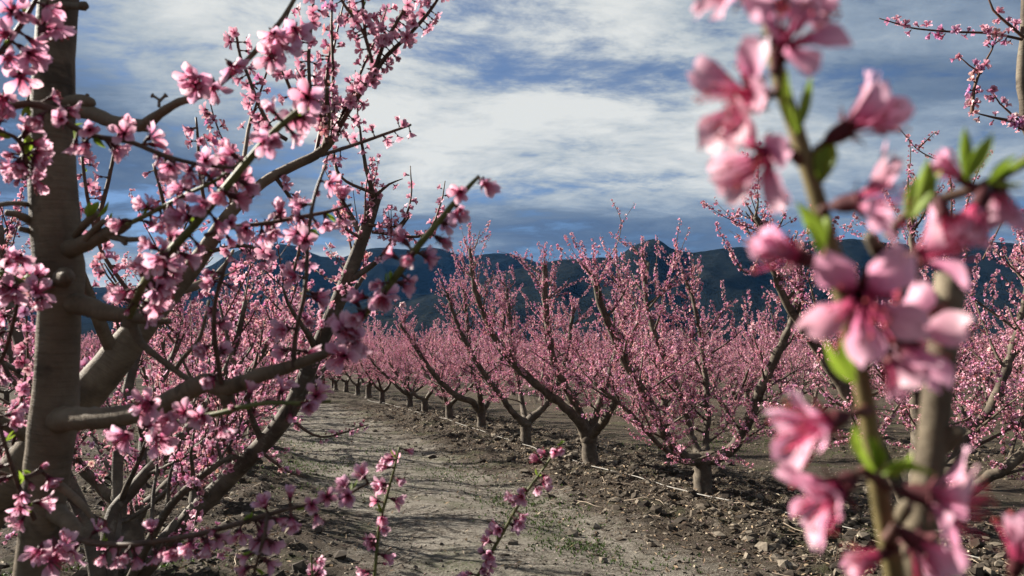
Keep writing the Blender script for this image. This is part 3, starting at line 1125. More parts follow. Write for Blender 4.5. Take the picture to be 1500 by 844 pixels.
def hero_blossom(parent, pos, axis, rng, open_=None, size=1.0, small=False, origin=np.zeros(3), spread=.13):
    """part 'blossom' (cup and sepals) with its petals and stamens as sub-parts"""
    R = basis(np.array([axis], float), rng.uniform(0, 6.28, 1))[0]
    if open_ is None:
        open_ = float(np.clip(rng.normal(.85, .25), .2, 1.3))
        if rng.uniform() < .16:                     # still a bud
            open_, size, spread = 1.42, size * .6, .03
    o = link('blossom', CALYX, parent)
    o.matrix_basis = M4(R, np.array(pos) - origin, size)
    pm = PETALS_S if small else PETALS
    for k in range(5):
        Rp = rotz(k * 2 * math.pi / 5 + rng.normal(0, spread)) @ rotx(open_ + rng.normal(0, spread)) @ rotz(rng.normal(0, .12))
        c = link('petal', pm[int(rng.integers(0, len(pm)))], o)
        c.matrix_basis = M4(Rp * rng.uniform(.92, 1.08), rotz(k * 2 * math.pi / 5) @ np.array([0, .0022, .0048]))
    s = link('stamens', STAMENS[int(rng.integers(0, 3))], o)
    return o


def hero_leaf(parent, pos, axis, rng, size=1.0, origin=np.zeros(3)):
    for k in range(int(rng.integers(2, 4))):
        d = unit(np.array(axis) + rng.normal(0, .3, 3))
        R = basis(np.array([d]), rng.uniform(0, 6.28, 1))[0]
        R = R @ rotx(math.pi / 2)                   # leaf grows along +Y
        o = link('leaf', LEAFLET[int(rng.integers(0, 3))], parent)
        o.matrix_basis = M4(R, np.array(pos) - origin, size * rng.uniform(.6, 1.1))


def small_blossom(parent, pos, axis, rng, size=1.0, origin=np.zeros(3)):
    R = basis(np.array([axis], float), rng.uniform(0, 6.28, 1))[0]
    o = link('blossom', BLOSSOM_S[int(rng.integers(0, 5))], parent)
    o.matrix_basis = M4(R, np.array(pos) - origin, size)
    return o


def shoot_part(parent, lst, origin, rng, fspace, hero=True, col=SHOOT_GREEN, sides=7, leaf=.12, name='twig', budget=None, size=1.0, hang=.5, mat=1, lump=.03, t0=.1, per=.35):
    """a twig traced through pixels, with blossoms along it"""
    p, r = trace(lst)
    pts, rad = crom(p, r, .012 if hero else .02)
    mb = MB()
    mb.tube(pts - origin, rad, sides, mat=0, col=col, lump=lump, rng=rng)
    if fspace:
        pn, T = nodes_along(pts, fspace, rng, t0)
        rn = np.interp(np.arange(len(pn)), [0, max(1, len(pn) - 1)], [rad[0], rad[-1]])
        for a, t, rr in zip(pn, T, rn):
            m = 1 + (rng.uniform() < per)
            for k in range(m):
                n = rand_unit(rng)
                n = unit(n - t * n.dot(t))
                ax = unit(n + .3 * t + np.array([0, 0, -hang]))
                # bud scale and short stalk
                base = a + n * rr * .7
                pos = a + n * (rr + .004) + ax * .004
                mb.tube(np.array([base - origin, (base + pos) / 2 - origin, pos - origin]), np.array([.0022, .0016, .0012]), 5, mat=0, col=(.06, .03, .02))
                if hero:
                    hero_blossom(parent, pos, ax, rng, size=size * rng.uniform(.64, .95), small=True, origin=origin)
                else:
                    small_blossom(parent, pos, ax, rng, size * rng.uniform(.85, 1.1), origin)
            if rng.uniform() < leaf:
                n = unit(rand_unit(rng) + t)
                hero_leaf(parent, a + n * rr, n, rng, origin=origin)
    o = mb.build(name, [M_SHOOT if mat == 1 else M_BARK], parent)
    return o, pts, rad


# ------------------------------------------------------------------ L0 : the tree with the thick upright limb
rng = np.random.default_rng(31)
B0 = np.array([-1.05, 1.45, 0.0])
L0 = thing('peach_tree', 'peach tree with thick smooth upright grey limb and large backlit blossoms', 'peach tree', B0)
trunk_mb(rng, (0, 0, .45), .12, .10).build('trunk', [M_BARK], L0)


def big_limb(parent, pts, rad, origin, rng, knots=(), name='limb', step=.02, sides=20, lump=.012, mats=None):
    p, r = crom(pts, rad, step)
    for (i0, amp, wid) in knots:
        r = r * (1 + amp * np.exp(-((np.linspace(0, 1, len(r)) - i0) / wid) ** 2))
    mb = MB()
    mb.tube(p - origin, r, sides, lump=lump, rng=rng, cap1=True)
    return mb.build(name, mats or [M_BARK], parent), p, r


def join(a, b):
    return np.vstack([a[0], b[0]]), np.concatenate([a[1], b[1]])


tp = trace([(25, 960, 1.12, 31), (55, 830, 1.1, 30), (62, 750, 1.1, 29), (70, 680, 1.1, 31), (79, 610, 1.1, 32), (83, 550, 1.1, 29.5), (87, 460, 1.1, 28.5), (88, 405, 1.1, 33),
            (83, 350, 1.1, 34), (77, 250, 1.1, 31.5), (78, 150, 1.1, 28.5), (80, 85, 1.1, 27.5), (86, 0, 1.1, 26.5), (95, -120, 1.1, 25), (110, -320, 1.1, 20), (115, -520, 1.1, 12)])
root = (np.array([B0 + [.02, -.02, .42], B0 + [.13, -.12, .7], B0 + [.24, -.24, .98]]), np.array([.05, .042, .036]))
q = join(root, tp)
big_limb(L0, q[0], q[1], B0, rng)
# limb 1, behind it
tp = trace([(-70, 810, 1.72, 35), (0, 725, 1.7, 33), (60, 650, 1.7, 31), (120, 585, 1.7, 29), (170, 525, 1.72, 28), (225, 455, 1.75, 22), (285, 388, 1.8, 15), (335, 315, 1.8, 10.5), (385, 268, 1.8, 8.5),
            (430, 243, 1.8, 8.5), (462, 228, 1.8, 8), (480, 212, 1.8, 8.5), (494, 194, 1.8, 7)])
root = (np.array([B0 + [-.05, .05, .42], B0 + [-.25, .2, .75], B0 + [-.27, .26, 1.0]]), np.array([.06, .056, .053]))
q = join(root, tp)
q = (q[0], q[1] * np.linspace(1, .78, len(q[1])))
_, l1p, l1r = big_limb(L0, q[0], q[1], B0, rng)
# side limbs and stubs of the upright limb
def stub(lst, sides=10, mat=0, lump=.03, name='branch', step=.01):
    p, r = trace(lst)
    pts, rad = crom(p, r, step)
    mb = MB()
    mb.tube(pts - B0, rad, sides, lump=lump, rng=rng)
    return mb.build(name, [M_BARK], L0)

stub([(85, 160, 1.1, 12), (125, 163, 1.06, 11), (165, 178, 1.03, 9.5), (205, 184, 1.0, 9.5), (217, 180, .99, 9), (235, 166, .98, 6.5), (262, 150, .97, 6), (300, 137, .95, 4.8), (340, 108, .93, 4.2),
      (370, 80, .92, 4), (400, 45, .9, 3.6), (420, 18, .9, 3.4), (436, -12, .9, 3), (448, -50, .9, 2.5)])
stub([(207, 182, 1.0, 6), (214, 188, 1.0, 6.5), (222, 190, 1.0, 4)])
stub([(100, 150, 1.08, 10), (118, 148, 1.06, 10), (133, 151, 1.05, 8), (137, 154, 1.05, 5)])
stub([(122, 148, 1.05, 3), (129, 138, 1.05, 2.5)])
stub([(95, 8, 1.08, 6), (113, 9, 1.06, 5), (122, 9, 1.05, 7), (128, 7, 1.05, 5)])
stub([(233, 157, .98, 2.5), (233, 146, .98, 2.2), (225, 141, .98, 2), (223, 140, .98, 4)])
stub([(234, 148, .98, 2.2), (240, 142, .98, 2), (244, 139, .98, 3.6)])
stub([(85, 372, 1.1, 14), (120, 358, 1.07, 13), (150, 345, 1.05, 11), (175, 334, 1.03, 9), (186, 327, 1.02, 8.5)])
stub([(110, 345, 1.07, 6), (128, 325, 1.05, 6), (142, 312, 1.04, 5.5)])
stub([(125, 350, 1.05, 5), (140, 335, 1.04, 5), (152, 324, 1.03, 4)])
stub([(160, 345, 1.04, 6), (178, 350, 1.03, 4.5), (195, 351, 1.02, 4), (212, 349, 1.01, 3.5)])
stub([(176, 349, 1.03, 4), (184, 357, 1.02, 3.5)])
stub([(60, 330, 1.1, 8), (42, 322, 1.08, 6.5), (25, 314, 1.06, 5.5), (8, 312, 1.05, 5)])
stub([(62, 304, 1.1, 6), (42, 300, 1.08, 4), (20, 298, 1.06, 3.5), (0, 300, 1.05, 3.5), (-30, 306, 1.05, 3)])
stub([(60, 342, 1.1, 6), (42, 338, 1.08, 4.5), (28, 335, 1.07, 4)])
stub([(90, 412, 1.09, 15), (95, 404, 1.06, 13), (99, 407, 1.045, 10), (100, 409, 1.04, 6)])        # pruning wound
stub([(90, 442, 1.1, 17), (125, 448, 1.08, 15), (155, 458, 1.07, 13), (185, 463, 1.06, 10), (215, 469, 1.05, 6), (250, 471, 1.04, 4)])
stub([(188, 480, 1.06, 11), (192, 462, 1.06, 11), (194, 452, 1.06, 10)])
stub([(192, 470, 1.06, 8), (205, 500, 1.06, 6), (232, 524, 1.05, 5), (256, 542, 1.05, 4.6), (277, 557, 1.05, 4), (300, 570, 1.05, 3)])
stub([(256, 542, 1.05, 4), (272, 520, 1.05, 3.5), (290, 500, 1.05, 3.2), (300, 470, 1.05, 2.5), (306, 440, 1.05, 2)])
stub([(70, 618, 1.1, 22), (100, 614, 1.07, 18), (130, 613, 1.04, 16), (160, 612, 1.02, 15.5), (195, 606, 1.0, 15), (230, 597, .98, 15), (272, 574, .96, 15), (306, 560, .95, 14), (326, 570, .95, 13),
      (352, 562, .94, 12), (384, 549, .93, 11), (412, 541, .93, 10), (444, 530, .92, 8), (480, 517, .9, 6.5), (500, 508, .88, 5.5)])
stub([(322, 560, .95, 12), (332, 582, .95, 11), (336, 598, .95, 9), (338, 606, .95, 5)])
stub([(65, 742, 1.1, 16), (92, 758, 1.08, 13), (108, 772, 1.06, 11), (116, 790, 1.05, 6)])
stub([(60, 700, 1.1, 10), (92, 715, 1.06, 6), (120, 740, 1.05, 5), (140, 765, 1.05, 3.5)])
stub([(80, 400, 1.1, 12), (62, 425, 1.05, 6), (30, 420, 1.0, 4), (0, 405, .97, 3.5), (-40, 395, .95, 3)])

GR, DK = SHOOT_GREEN, (.075, .045, .03)
near = [
    ([(-10, 90, .85, 4), (10, 65, .85, 4), (29, 39, .85, 3.8), (50, 5, .85, 3.4), (66, -40, .85, 3)], .016, DK),
    ([(-40, 166, .88, 7), (0, 160, .88, 6.5), (40, 152, .88, 6), (75, 160, .88, 5.5), (105, 185, .87, 5), (140, 200, .87, 4.5), (190, 208, .86, 4), (235, 226, .86, 3.6), (285, 240, .86, 3.2), (340, 246, .86, 2.4)], .016, DK),
    ([(190, 462, 1.02, 6), (205, 425, .92, 6), (225, 395, .85, 6), (255, 362, .80, 6.5), (285, 330, .78, 6.5), (330, 276, .76, 6), (375, 222, .75, 5.5), (410, 185, .75, 5), (440, 160, .75, 4), (462, 135, .75, 3)], .0135, GR),
    ([(186, 328, 1.02, 4), (205, 320, .98, 3.5), (240, 302, .95, 3.2), (275, 284, .92, 3), (320, 262, .9, 2.6), (355, 235, .9, 2)], .017, GR),
    ([(300, 345, .98, 3.5), (337, 333, .98, 3.4), (376, 329, .98, 3.2), (410, 324, .98, 3), (444, 317, .98, 2.9), (478, 311, .98, 2.6), (515, 300, .98, 2.2)], .017, DK),
    ([(430, 538, .92, 4), (431, 509, .92, 4), (436, 475, .92, 3.7), (444, 442, .92, 3.5), (449, 400, .93, 3.2), (451, 350, .94, 3), (457, 305, .95, 2.8), (467, 268, .96, 2.4), (478, 240, .97, 2)], .019, DK),
    ([(324, 562, .94, 4), (318, 520, .93, 3.8), (313, 476, .92, 3.6), (317, 434, .92, 3.3), (326, 405, .92, 3), (332, 380, .92, 2)], .022, DK),
    ([(490, 512, .88, 5.5), (522, 474, .86, 5.2), (555, 436, .82, 5.2), (582, 402, .80, 5.2), (610, 364, .78, 5.2), (640, 328, .77, 5), (668, 294, .76, 4.4), (690, 270, .75, 3.6), (702, 258, .75, 2.8)], .0155, GR),
    ([(225, 628, .9, 4.2), (256, 620, .9, 4.4), (293, 612, .89, 4.4), (334, 603, .88, 4.4), (352, 597, .88, 4.2), (397, 590, .88, 3.8), (438, 591, .88, 3.3), (485, 588, .88, 2.6)], .016, GR),
    ([(112, 790, 1.04, 5), (150, 797, 1.0, 4.8), (200, 797, .97, 4.6), (280, 785, .95, 4.4), (340, 770, .93, 4), (400, 752, .92, 3.6), (455, 738, .92, 3.2), (500, 728, .92, 2.8), (540, 708, .92, 2.2)], .024, DK),
    ([(392, 752, .92, 3), (388, 780, .9, 2.8), (380, 810, .9, 2.5), (372, 840, .9, 2)], .012, DK),
    ([(-20, 395, .95, 4), (10, 402, .93, 4), (40, 418, .95, 3.5), (60, 425, 1.0, 3)], .015, GR),
    ([(35, 262, 1.0, 4), (37, 235, .95, 4), (33, 215, .9, 3.5), (20, 200, .88, 3), (-10, 190, .86, 3)], .009, DK),
    ([(30, 420, .95, 3), (20, 470, .98, 3), (5, 520, 1.0, 3), (-20, 560, 1.0, 3)], .03, DK),
    ([(60, 690, 1.05, 4), (30, 700, 1.0, 3.5), (-10, 690, .98, 3)], .02, DK),
    ([(50, 760, 1.02, 4), (30, 720, .98, 3.5), (10, 660, .95, 3), (-5, 610, .95, 3)], .018, DK),
]
for k_, (lst, fs, col) in enumerate(near):
    shoot_part(L0, lst, B0, rng, fs * (.95 if k_ == 7 else .95), True, col)


def cluster(lst, d, spread=.35, toward=.5, size=1.05):
    for (px, py) in lst:
        p = P(px, py, d + rng.normal(0, .015))
        ax = unit(rng.normal(0, spread, 3) + unit(CAM - p) * toward + np.array([0, 0, -.35]))
        hero_blossom(L0, p, ax, rng, open_=rng.uniform(.15, .6), size=size, small=True, origin=B0)


cluster([(192, 632), (212, 622), (228, 640), (200, 598), (222, 590)], .86)
cluster([(60, 800), (80, 792), (95, 805), (72, 818), (112, 800)], .95)
cluster([(285, 108), (292, 128), (312, 120), (335, 92)], .9)
cluster([(402, 42), (412, 62), (430, 38), (400, 80)], .88)
cluster([(500, 484), (508, 520), (520, 495)], .84, toward=1.1)
cluster([(228, 418), (240, 400), (222, 440)], .9, toward=.7)
cluster([(20, 20), (14, 48), (40, 75), (28, 108), (8, 140), (60, 45), (75, 30)], .84)
cluster([(30, 375), (20, 425), (48, 432)], .93)
hero_leaf(L0, P(128, 318, 1.03), (0.1, 0, 1), rng, 1.6, B0)
hero_leaf(L0, P(142, 318, 1.03), (0.3, 0, 1), rng, 1.8, B0)
hero_leaf(L0, P(160, 330, 1.03), (0.8, 0, .6), rng, 1.5, B0)
hero_leaf(L0, P(38, 225, .9), (-.2, 0, 1), rng, 1.3, B0)

# blossoming shoots of the second limb, two metres off
behind = [
    ([(490, 200, 1.8, 4), (505, 172, 1.8, 4), (522, 145, 1.8, 4), (548, 108, 1.8, 4), (568, 80, 1.8, 3.4), (598, 52, 1.8, 3), (628, 18, 1.8, 2.6), (650, -15, 1.8, 2)], .0135),
    ([(548, 106, 1.8, 3.5), (560, 70, 1.8, 3), (578, 38, 1.8, 2.6), (596, 5, 1.8, 2.2), (606, -25, 1.8, 1.6)], .014),
    ([(545, 92, 1.8, 3), (534, 52, 1.8, 2.8), (518, 26, 1.8, 2.6), (500, 0, 1.8, 2.2), (492, -30, 1.8, 2)], .014),
    ([(535, 55, 1.8, 2.8), (533, 25, 1.8, 2.4), (530, -10, 1.8, 2)], .014),
    ([(478, 182, 1.7, 3.2), (457, 143, 1.7, 3), (452, 86, 1.7, 2.8), (457, 26, 1.7, 2.4), (461, -30, 1.7, 2)], .017),
    ([(434, 155, 1.7, 3), (420, 118, 1.7, 2.6), (408, 95, 1.7, 2)], .016),
    ([(420, 205, 1.7, 3.5), (397, 188, 1.7, 3.2), (376, 146, 1.7, 3), (365, 115, 1.7, 2.6), (352, 83, 1.7, 2.3), (345, 44, 1.7, 2)], .015),
    ([(478, 210, 1.75, 3), (475, 150, 1.75, 2.6), (480, 100, 1.75, 2.2), (483, 75, 1.75, 1.6)], .014),
    ([(470, 228, 1.8, 3.2), (520, 212, 1.9, 2.8), (560, 198, 1.95, 2.4), (602, 183, 2.0, 1.8)], .026),
    ([(300, 300, 1.75, 3), (292, 250, 1.75, 2.6), (290, 205, 1.75, 2.2), (287, 172, 1.75, 1.6)], .03),
    ([(140, 330, 1.75, 3.6), (151, 296, 1.75, 3.4), (159, 265, 1.75, 3), (170, 213, 1.75, 2.4), (178, 180, 1.75, 2)], .05),
    ([(230, 440, 1.75, 3.4), (250, 360, 1.75, 3), (240, 300, 1.75, 2.6), (225, 240, 1.75, 2.2)], .02),
    ([(190, 430, 1.75, 3.4), (150, 370, 1.75, 3), (130, 300, 1.75, 2.6), (120, 230, 1.75, 2.2)], .02),
    ([(300, 370, 1.8, 3.4), (360, 360, 1.75, 3), (400, 380, 1.7, 2.6)], .02),
    ([(340, 310, 1.8, 3.4), (335, 260, 1.8, 3), (330, 215, 1.8, 2.6)], .02),
    ([(400, 255, 1.8, 3.4), (430, 300, 1.8, 3), (440, 350, 1.8, 2.6), (430, 400, 1.8, 2)], .02),
]
for lst, fs in behind:
    shoot_part(L0, lst, B0, rng, fs, False, DK, 5, 0.02)

cr = Crown()
mb = MB()
hi_ = int(len(l1p) * .52)
dress(rng, mb, cr, l1p[hi_:] - B0, l1r[hi_:], dens=.62, t0=.05, sec_len=.55, shoot_len=.38, fspace=.019, col=DK)
mb.build('shoots', [M_BARK, M_SHOOT], L0, kind='stuff')
mb = MB()
dress(rng, mb, cr, l1p[int(len(l1p) * .2):hi_] - B0, l1r[int(len(l1p) * .2):hi_], dens=.5, t0=.05, sec_len=.6, shoot_len=.42, fspace=.019, col=DK)
mb.build('shoots', [M_BARK, M_SHOOT], L0, kind='stuff')
mb = MB()
scatter_flowers(mb, cr.p, cr.d, rng, TPL1, .9)
mb.build('blossom_mass', [M_PETAL], L0, True, 'stuff')

# ------------------------------------------------------------------ L1 : next tree of that row
B1 = np.array([-1.78, 3.5, 0.0])
rng = np.random.default_rng(47)
L1 = thing('peach_tree', 'peach tree with slanting dark limb sunlit along its upper edge, behind the upright limb', 'peach tree', B1)
trunk_mb(rng, (0, 0, .42), .12, .10).build('trunk', [M_BARKF], L1)
l1_limbs = [
    [(225, 815, 3.3, 17), (330, 705, 3.3, 16.5), (415, 615, 3.25, 15.5), (470, 500, 3.2, 14), (512, 400, 3.2, 13), (541, 320, 3.2, 11), (553, 282, 3.2, 10)],
    [(160, 770, 3.6, 12), (190, 722, 3.7, 11), (250, 655, 3.8, 10), (300, 600, 3.9, 8), (340, 520, 4.0, 6), (360, 440, 4.0, 4)],
    [(215, 800, 3.2, 8), (252, 738, 3.1, 7), (305, 690, 3.0, 6), (340, 668, 3.0, 4)],
    [(130, 780, 3.5, 13), (80, 660, 3.6, 12), (40, 540, 3.7, 10), (10, 430, 3.8, 8), (0, 330, 3.8, 5)],
    [(170, 760, 4.0, 10), (175, 640, 4.2, 9), (200, 520, 4.4, 8), (240, 420, 4.5, 6), (250, 350, 4.5, 4)],
]
cr = Crown()
for li, lst in enumerate(l1_limbs):
    tp = trace(lst)
    q = np.vstack([[B1 + [0, 0, .40]], tp[0]])
    r = np.concatenate([[tp[1][0] * 1.1], tp[1]]) * .82
    pts, rad = crom(q, r, .05)
    mb = MB()
    mb.tube(pts - B1, rad, 12, lump=.03, rng=rng)
    dress(rng, mb, cr, pts - B1, rad, dens=.8, t0=.34 if li == 0 else .3, sec_len=.75, shoot_len=.45, fspace=.021)
    mb.build('limb', [M_BARKF, M_SHOOT], L1)
for lst, fs in (([(550, 285), (500, 260), (488, 215), (482, 165)], .02), ([(552, 285), (570, 270), (590, 262)], .03), ([(540, 330), (585, 330), (602, 290), (601, 243)], .015),
                ([(545, 340), (620, 345), (645, 300), (652, 265)], .015), ([(530, 350), (500, 330), (490, 300)], .02), ([(420, 610), (470, 640), (540, 622)], .02), ([(380, 660), (420, 690), (450, 700)], .02)):
    q = np.array([P(a, c, 3.15) for a, c in lst]) - B1
    pts, rad = crom(q, np.linspace(.008, .002, len(q)), .03)
    mb = MB()
    mb.tube(pts, rad, 5, col=DK)
    mb.build('twig', [M_SHOOT], L1)
    cr.shoot(rng, pts, fs, (1, 2), .003)
pp, dd = np.array(cr.p), np.array(cr.d)
dist = np.linalg.norm(pp + B1 - CAM, axis=1)
order = np.argsort(dist)
for i in order[:300]:
    small_blossom(L1, pp[i], dd[i], rng, rng.uniform(.85, 1.1))
mb = MB()
scatter_flowers(mb, pp[order[300:]], dd[order[300:]], rng, TPL0)
mb.build('blossom_mass', [M_PETAL], L1, False, 'stuff')

# ------------------------------------------------------------------ L-1 : the tree the photographer stands in
rng = np.random.default_rng(53)
BN = np.array([-.12, -.98, 0.0])
LN = thing('peach_tree', 'close-up peach tree with sawn-off pale stub and one tall out-of-focus blossoming shoot', 'peach tree', BN)
trunk_mb(rng, (0, 0, .45), .12, .10).build('trunk', [M_BARK], LN)
ZS = .8
q = np.array([BN + [.05, .05, .45], BN + [.25, .4, .72], BN + [.36, .85, .90], BN + [.35, 1.08, 1.12], BN + [.31, 1.24, 1.29], P(1320, 1000, .43*ZS), P(1338, 860, .41*ZS), P(1352, 750, .40*ZS), P(1366, 650, .40*ZS), P(1380, 520, .40*ZS), P(1394, 402, .40*ZS)])
r = np.array([.05, .036, .020, .0135, .0105, .0092*ZS, .0082*ZS, .0078*ZS, .0076*ZS, .0074*ZS, .0077*ZS])
big_limb(LN, q, r, BN, rng, step=.012, sides=18, lump=.012, mats=[M_BARKY])


def nstub(lst, mat=M_BARKY, col=None, sides=12, name='branch', lump=.02):
    p, r = trace([(a, b_, d * ZS, c) for a, b_, d, c in lst])
    pts, rad = crom(p, r, .006)
    mb = MB()
    mb.tube(pts - BN, rad, sides, lump=lump, rng=rng, col=col)
    return mb.build(name, [mat], LN)


nstub([(1385, 470, .40, 16), (1362, 440, .395, 14), (1335, 415, .39, 13), (1305, 388, .385, 12), (1285, 365, .38, 11), (1272, 345, .375, 8)])
nstub([(1338, 415, .39, 8), (1342, 395, .39, 6), (1345, 382, .39, 5)])
nstub([(1375, 655, .40, 16), (1398, 640, .395, 14), (1408, 628, .39, 11)])
nstub([(1318, 760, .38, 9), (1326, 745, .375, 11), (1330, 738, .37, 8)])
nstub([(1300, 350, .385, 8), (1330, 312, .38, 8), (1385, 290, .37, 8), (1440, 272, .36, 8), (1500, 238, .35, 8), (1570, 195, .34, 7)], M_SHOOT, DK, name='twig')
# the tall shoot and its blossoms
nstub([(1330, 980, .40, 15), (1312, 850, .37, 14.5), (1292, 740, .355, 14), (1272, 610, .345, 13.5), (1254, 515, .34, 13), (1232, 425, .34, 13), (1208, 330, .34, 12.5), (1186, 255, .34, 12.5),
       (1166, 190, .34, 12), (1143, 120, .34, 11.5), (1130, 55, .34, 10.5), (1120, 0, .34, 10), (1108, -70, .34, 9), (1098, -140, .34, 7)], M_SHOOT, (.13, .105, .045), 14, 'tall_shoot', .015)
nstub([(1330, 980, .40, 12), (1350, 1060, .41, 14), (1360, 1100, .42, 14)], M_SHOOT, (.13, .105, .045), 14, 'tall_shoot')


def aim(dx, dy, dz):
    """direction from picture-plane right, up and away-from-camera parts"""
    return unit(dx * RT + dy * UP + dz * FW)


def near_blossom(px, py, d, ax, open_, size=1.0, stalk=None, spread=.13):
    p = P(px, py, d * ZS)
    size = size * .87
    o = hero_blossom(LN, p, ax, rng, open_, size, False, BN, spread)
    if stalk is not None:
        s = P(stalk[0], stalk[1], .342 * ZS)
        e = p - ax * .006 * size
        mb = MB()
        pts = np.array([s, s + (e - s) * .5 - UP * .0005, e])
        mb.tube(pts - BN, np.array([.0026, .0020, .0016]), 8, col=(.075, .03, .02))
        mb.build('stalk', [M_SHOOT], LN)
    return o


nb = [  # px, py of the cup, depth, axis, openness, size, node on the shoot
    (1108, -8, .33, aim(-.9, .2, -.3), .75, 1.0, (1122, 5)),
    (1142, 8, .335, aim(.95, .05, -.2), .8, 1.0, (1124, 10)),
    (1142, 84, .325, aim(.05, .55, -.8), .45, 1.15, (1136, 95)),
    (1118, 140, .33, aim(-.85, -.15, -.45), .55, 1.2, (1143, 125)),
    (1135, 222, .33, aim(-.75, -.35, -.5), .6, 1.15, (1180, 240)),
    (1222, 200, .335, aim(.75, .45, -.2), .95, 1.15, (1188, 258)),
    (1232, 300, .33, aim(.8, .1, -.5), .55, 1.1, (1206, 320)),
    (1325, 385, .36, aim(.55, .25, -.35), .6, 1.15, (1290, 370)),
    (1262, 425, .325, aim(-.35, -.35, -.8), .42, 1.25, (1238, 430)),
    (1300, 492, .335, aim(.85, .0, .25), .55, 1.15, (1256, 520)),
    (1290, 505, .33, aim(.5, -.75, -.1), .95, .9, (1257, 525)),
    (1185, 382, .33, aim(-.9, .3, -.1), 1.38, .95, (1215, 365)),
    (1232, 612, .33, aim(-.85, -.25, -.2), .85, 1.15, (1270, 600)),
    (1245, 703, .33, aim(-.8, -.45, -.25), .8, 1.15, (1286, 700)),
    (1335, 722, .335, aim(.85, -.1, -.4), .5, 1.2, (1288, 705)),
    (1326, 782, .34, aim(.65, -.55, .1), 1.1, 1.0, (1300, 790)),
    (1462, 262, .35, aim(.2, -.8, .2), 1.0, .9, None),
    (1440, 285, .35, aim(-.3, -.8, .1), .9, .9, None),
    (1420, 270, .355, aim(-.4, .5, .3), 1.2, .7, None),
    (1378, 300, .36, aim(.2, -.8, -.1), .9, .9, None),
    (1300, 810, .345, aim(-.8, -.3, .1), 1.4, .7, (1304, 800)),
    (1488, 835, .36, aim(.1, .9, -.1), 1.3, 1.0, None),
]
for px, py, d, ax, op, sz, stk in nb:
    near_blossom(px, py, d, ax, op, sz, stk)
for px, py, ax, sz in ((1166, 196, aim(-.1, .9, 0), 1.3), (1204, 268, aim(.15, .9, -.1), 1.5), (1202, 372, aim(-.3, .7, -.2), 1.2), (1254, 560, aim(-.5, .7, -.2), 1.3),
                       (1284, 690, aim(-.2, .6, -.5), 1.2), (1292, 694, aim(.4, .5, -.3), 1.0), (1335, 322, aim(0, .9, 0), 1.2), (1416, 265, aim(0, .9, 0), 1.1), (1448, 268, aim(.8, .3, 0), 1.1)):
    hero_leaf(LN, P(px, py, .335 * ZS), ax, rng, sz, BN)
# twigs of the same tree that rise into view from below
low = [
    ([(520, 1150, 1.3, 3.3), (535, 980, 1.3, 3.0), (548, 850, 1.3, 2.6), (556, 770, 1.3, 2.4), (568, 722, 1.3, 2.1), (578, 685, 1.3, 1.8), (585, 655, 1.3, 1.5)], .0135),
    ([(640, 1010, 1.35, 3.0), (668, 900, 1.35, 2.8), (705, 835, 1.35, 2.6), (738, 778, 1.35, 2.5), (765, 730, 1.35, 2.3), (795, 688, 1.35, 2.0), (824, 645, 1.35, 1.5)], .0135),
    ([(462, 1000, 1.3, 2.6), (460, 900, 1.3, 2.3), (458, 850, 1.3, 1.8), (456, 812, 1.3, 1.3)], .03),
]
for lst, fs in low:
    shoot_part(LN, lst, BN, rng, fs, True, GR, t0=.4)
q = np.array([BN + [-.03, .08, .45], BN + [-.1, .7, .62], BN + [-.05, 1.3, .75], P(520, 1160, 1.3), P(430, 1100, 1.4)])
big_limb(LN, q, np.array([.045, .036, .026, .014, .008]), BN, rng, step=.03, sides=12)
q = np.array([P(520, 1160, 1.3), P(590, 1080, 1.33), P(645, 1005, 1.35)])
big_limb(LN, q, np.array([.012, .008, .005]), BN, rng, step=.03, sides=8, name='branch')
q = np.array([BN + [-.03, -.05, .45], BN + [-.4, -.3, .9], BN + [-.7, -.5, 1.7], BN + [-.8, -.6, 2.3]])
big_limb(LN, q, np.array([.05, .042, .03, .014]), BN, rng, step=.05, sides=12)
q = np.array([BN + [.03, -.05, .45], BN + [.4, -.35, .9], BN + [.7, -.6, 1.7], BN + [.75, -.7, 2.3]])
big_limb(LN, q, np.array([.05, .042, .03, .014]), BN, rng, step=.05, sides=12)

# ------------------------------------------------------------------ drip hose along the row
hp = []
for a, c in ((540, 589), (590, 600), (622, 611), (662, 622), (700, 633), (738, 646), (772, 657), (815, 672), (868, 690), (925, 704), (985, 722), (1045, 738), (1110, 753), (1190, 773), (1300, 798), (1420, 826), (1560, 862)):
    g = G(a, c) - RN * .04
    hp.append(g)
hp, _ = crom(np.array(hp), np.ones(len(hp)), .12)
hr = np.random.default_rng(3)
gz = ground_z(hp[:, 0], hp[:, 1])
hp[:, 2] = np.convolve(np.pad(gz, 6, mode='edge'), np.ones(13) / 13, 'valid') + .022
mb = MB()
mb.tube(hp, .0055, 8, col=(.24, .225, .20))
tag(mb.build('drip_hose', [vcol_material('sun_bleached_hose', .5, 0, 30)]), 'pale sun-bleached drip hose lying along the foot of the tree row', 'hose')

# ------------------------------------------------------------------ clods, litter, prunings, petals, weeds
rg = np.random.default_rng(9)


def along_rows(n, t0, t1, width, rows=(0, 1, 2), bias=1.6, w=(1, 2.2, .6)):
    w = np.array(w[:len(rows)], float)
    k = rg.choice(np.array(rows), n, p=w / w.sum())
    tt = t0 + (t1 - t0) * rg.uniform(0, 1, n) ** bias
    nn = ROW0 + k * ROWS + rg.normal(0, width, n)
    p = RN[None, :] * nn[:, None] + RD[None, :] * tt[:, None]
    return p


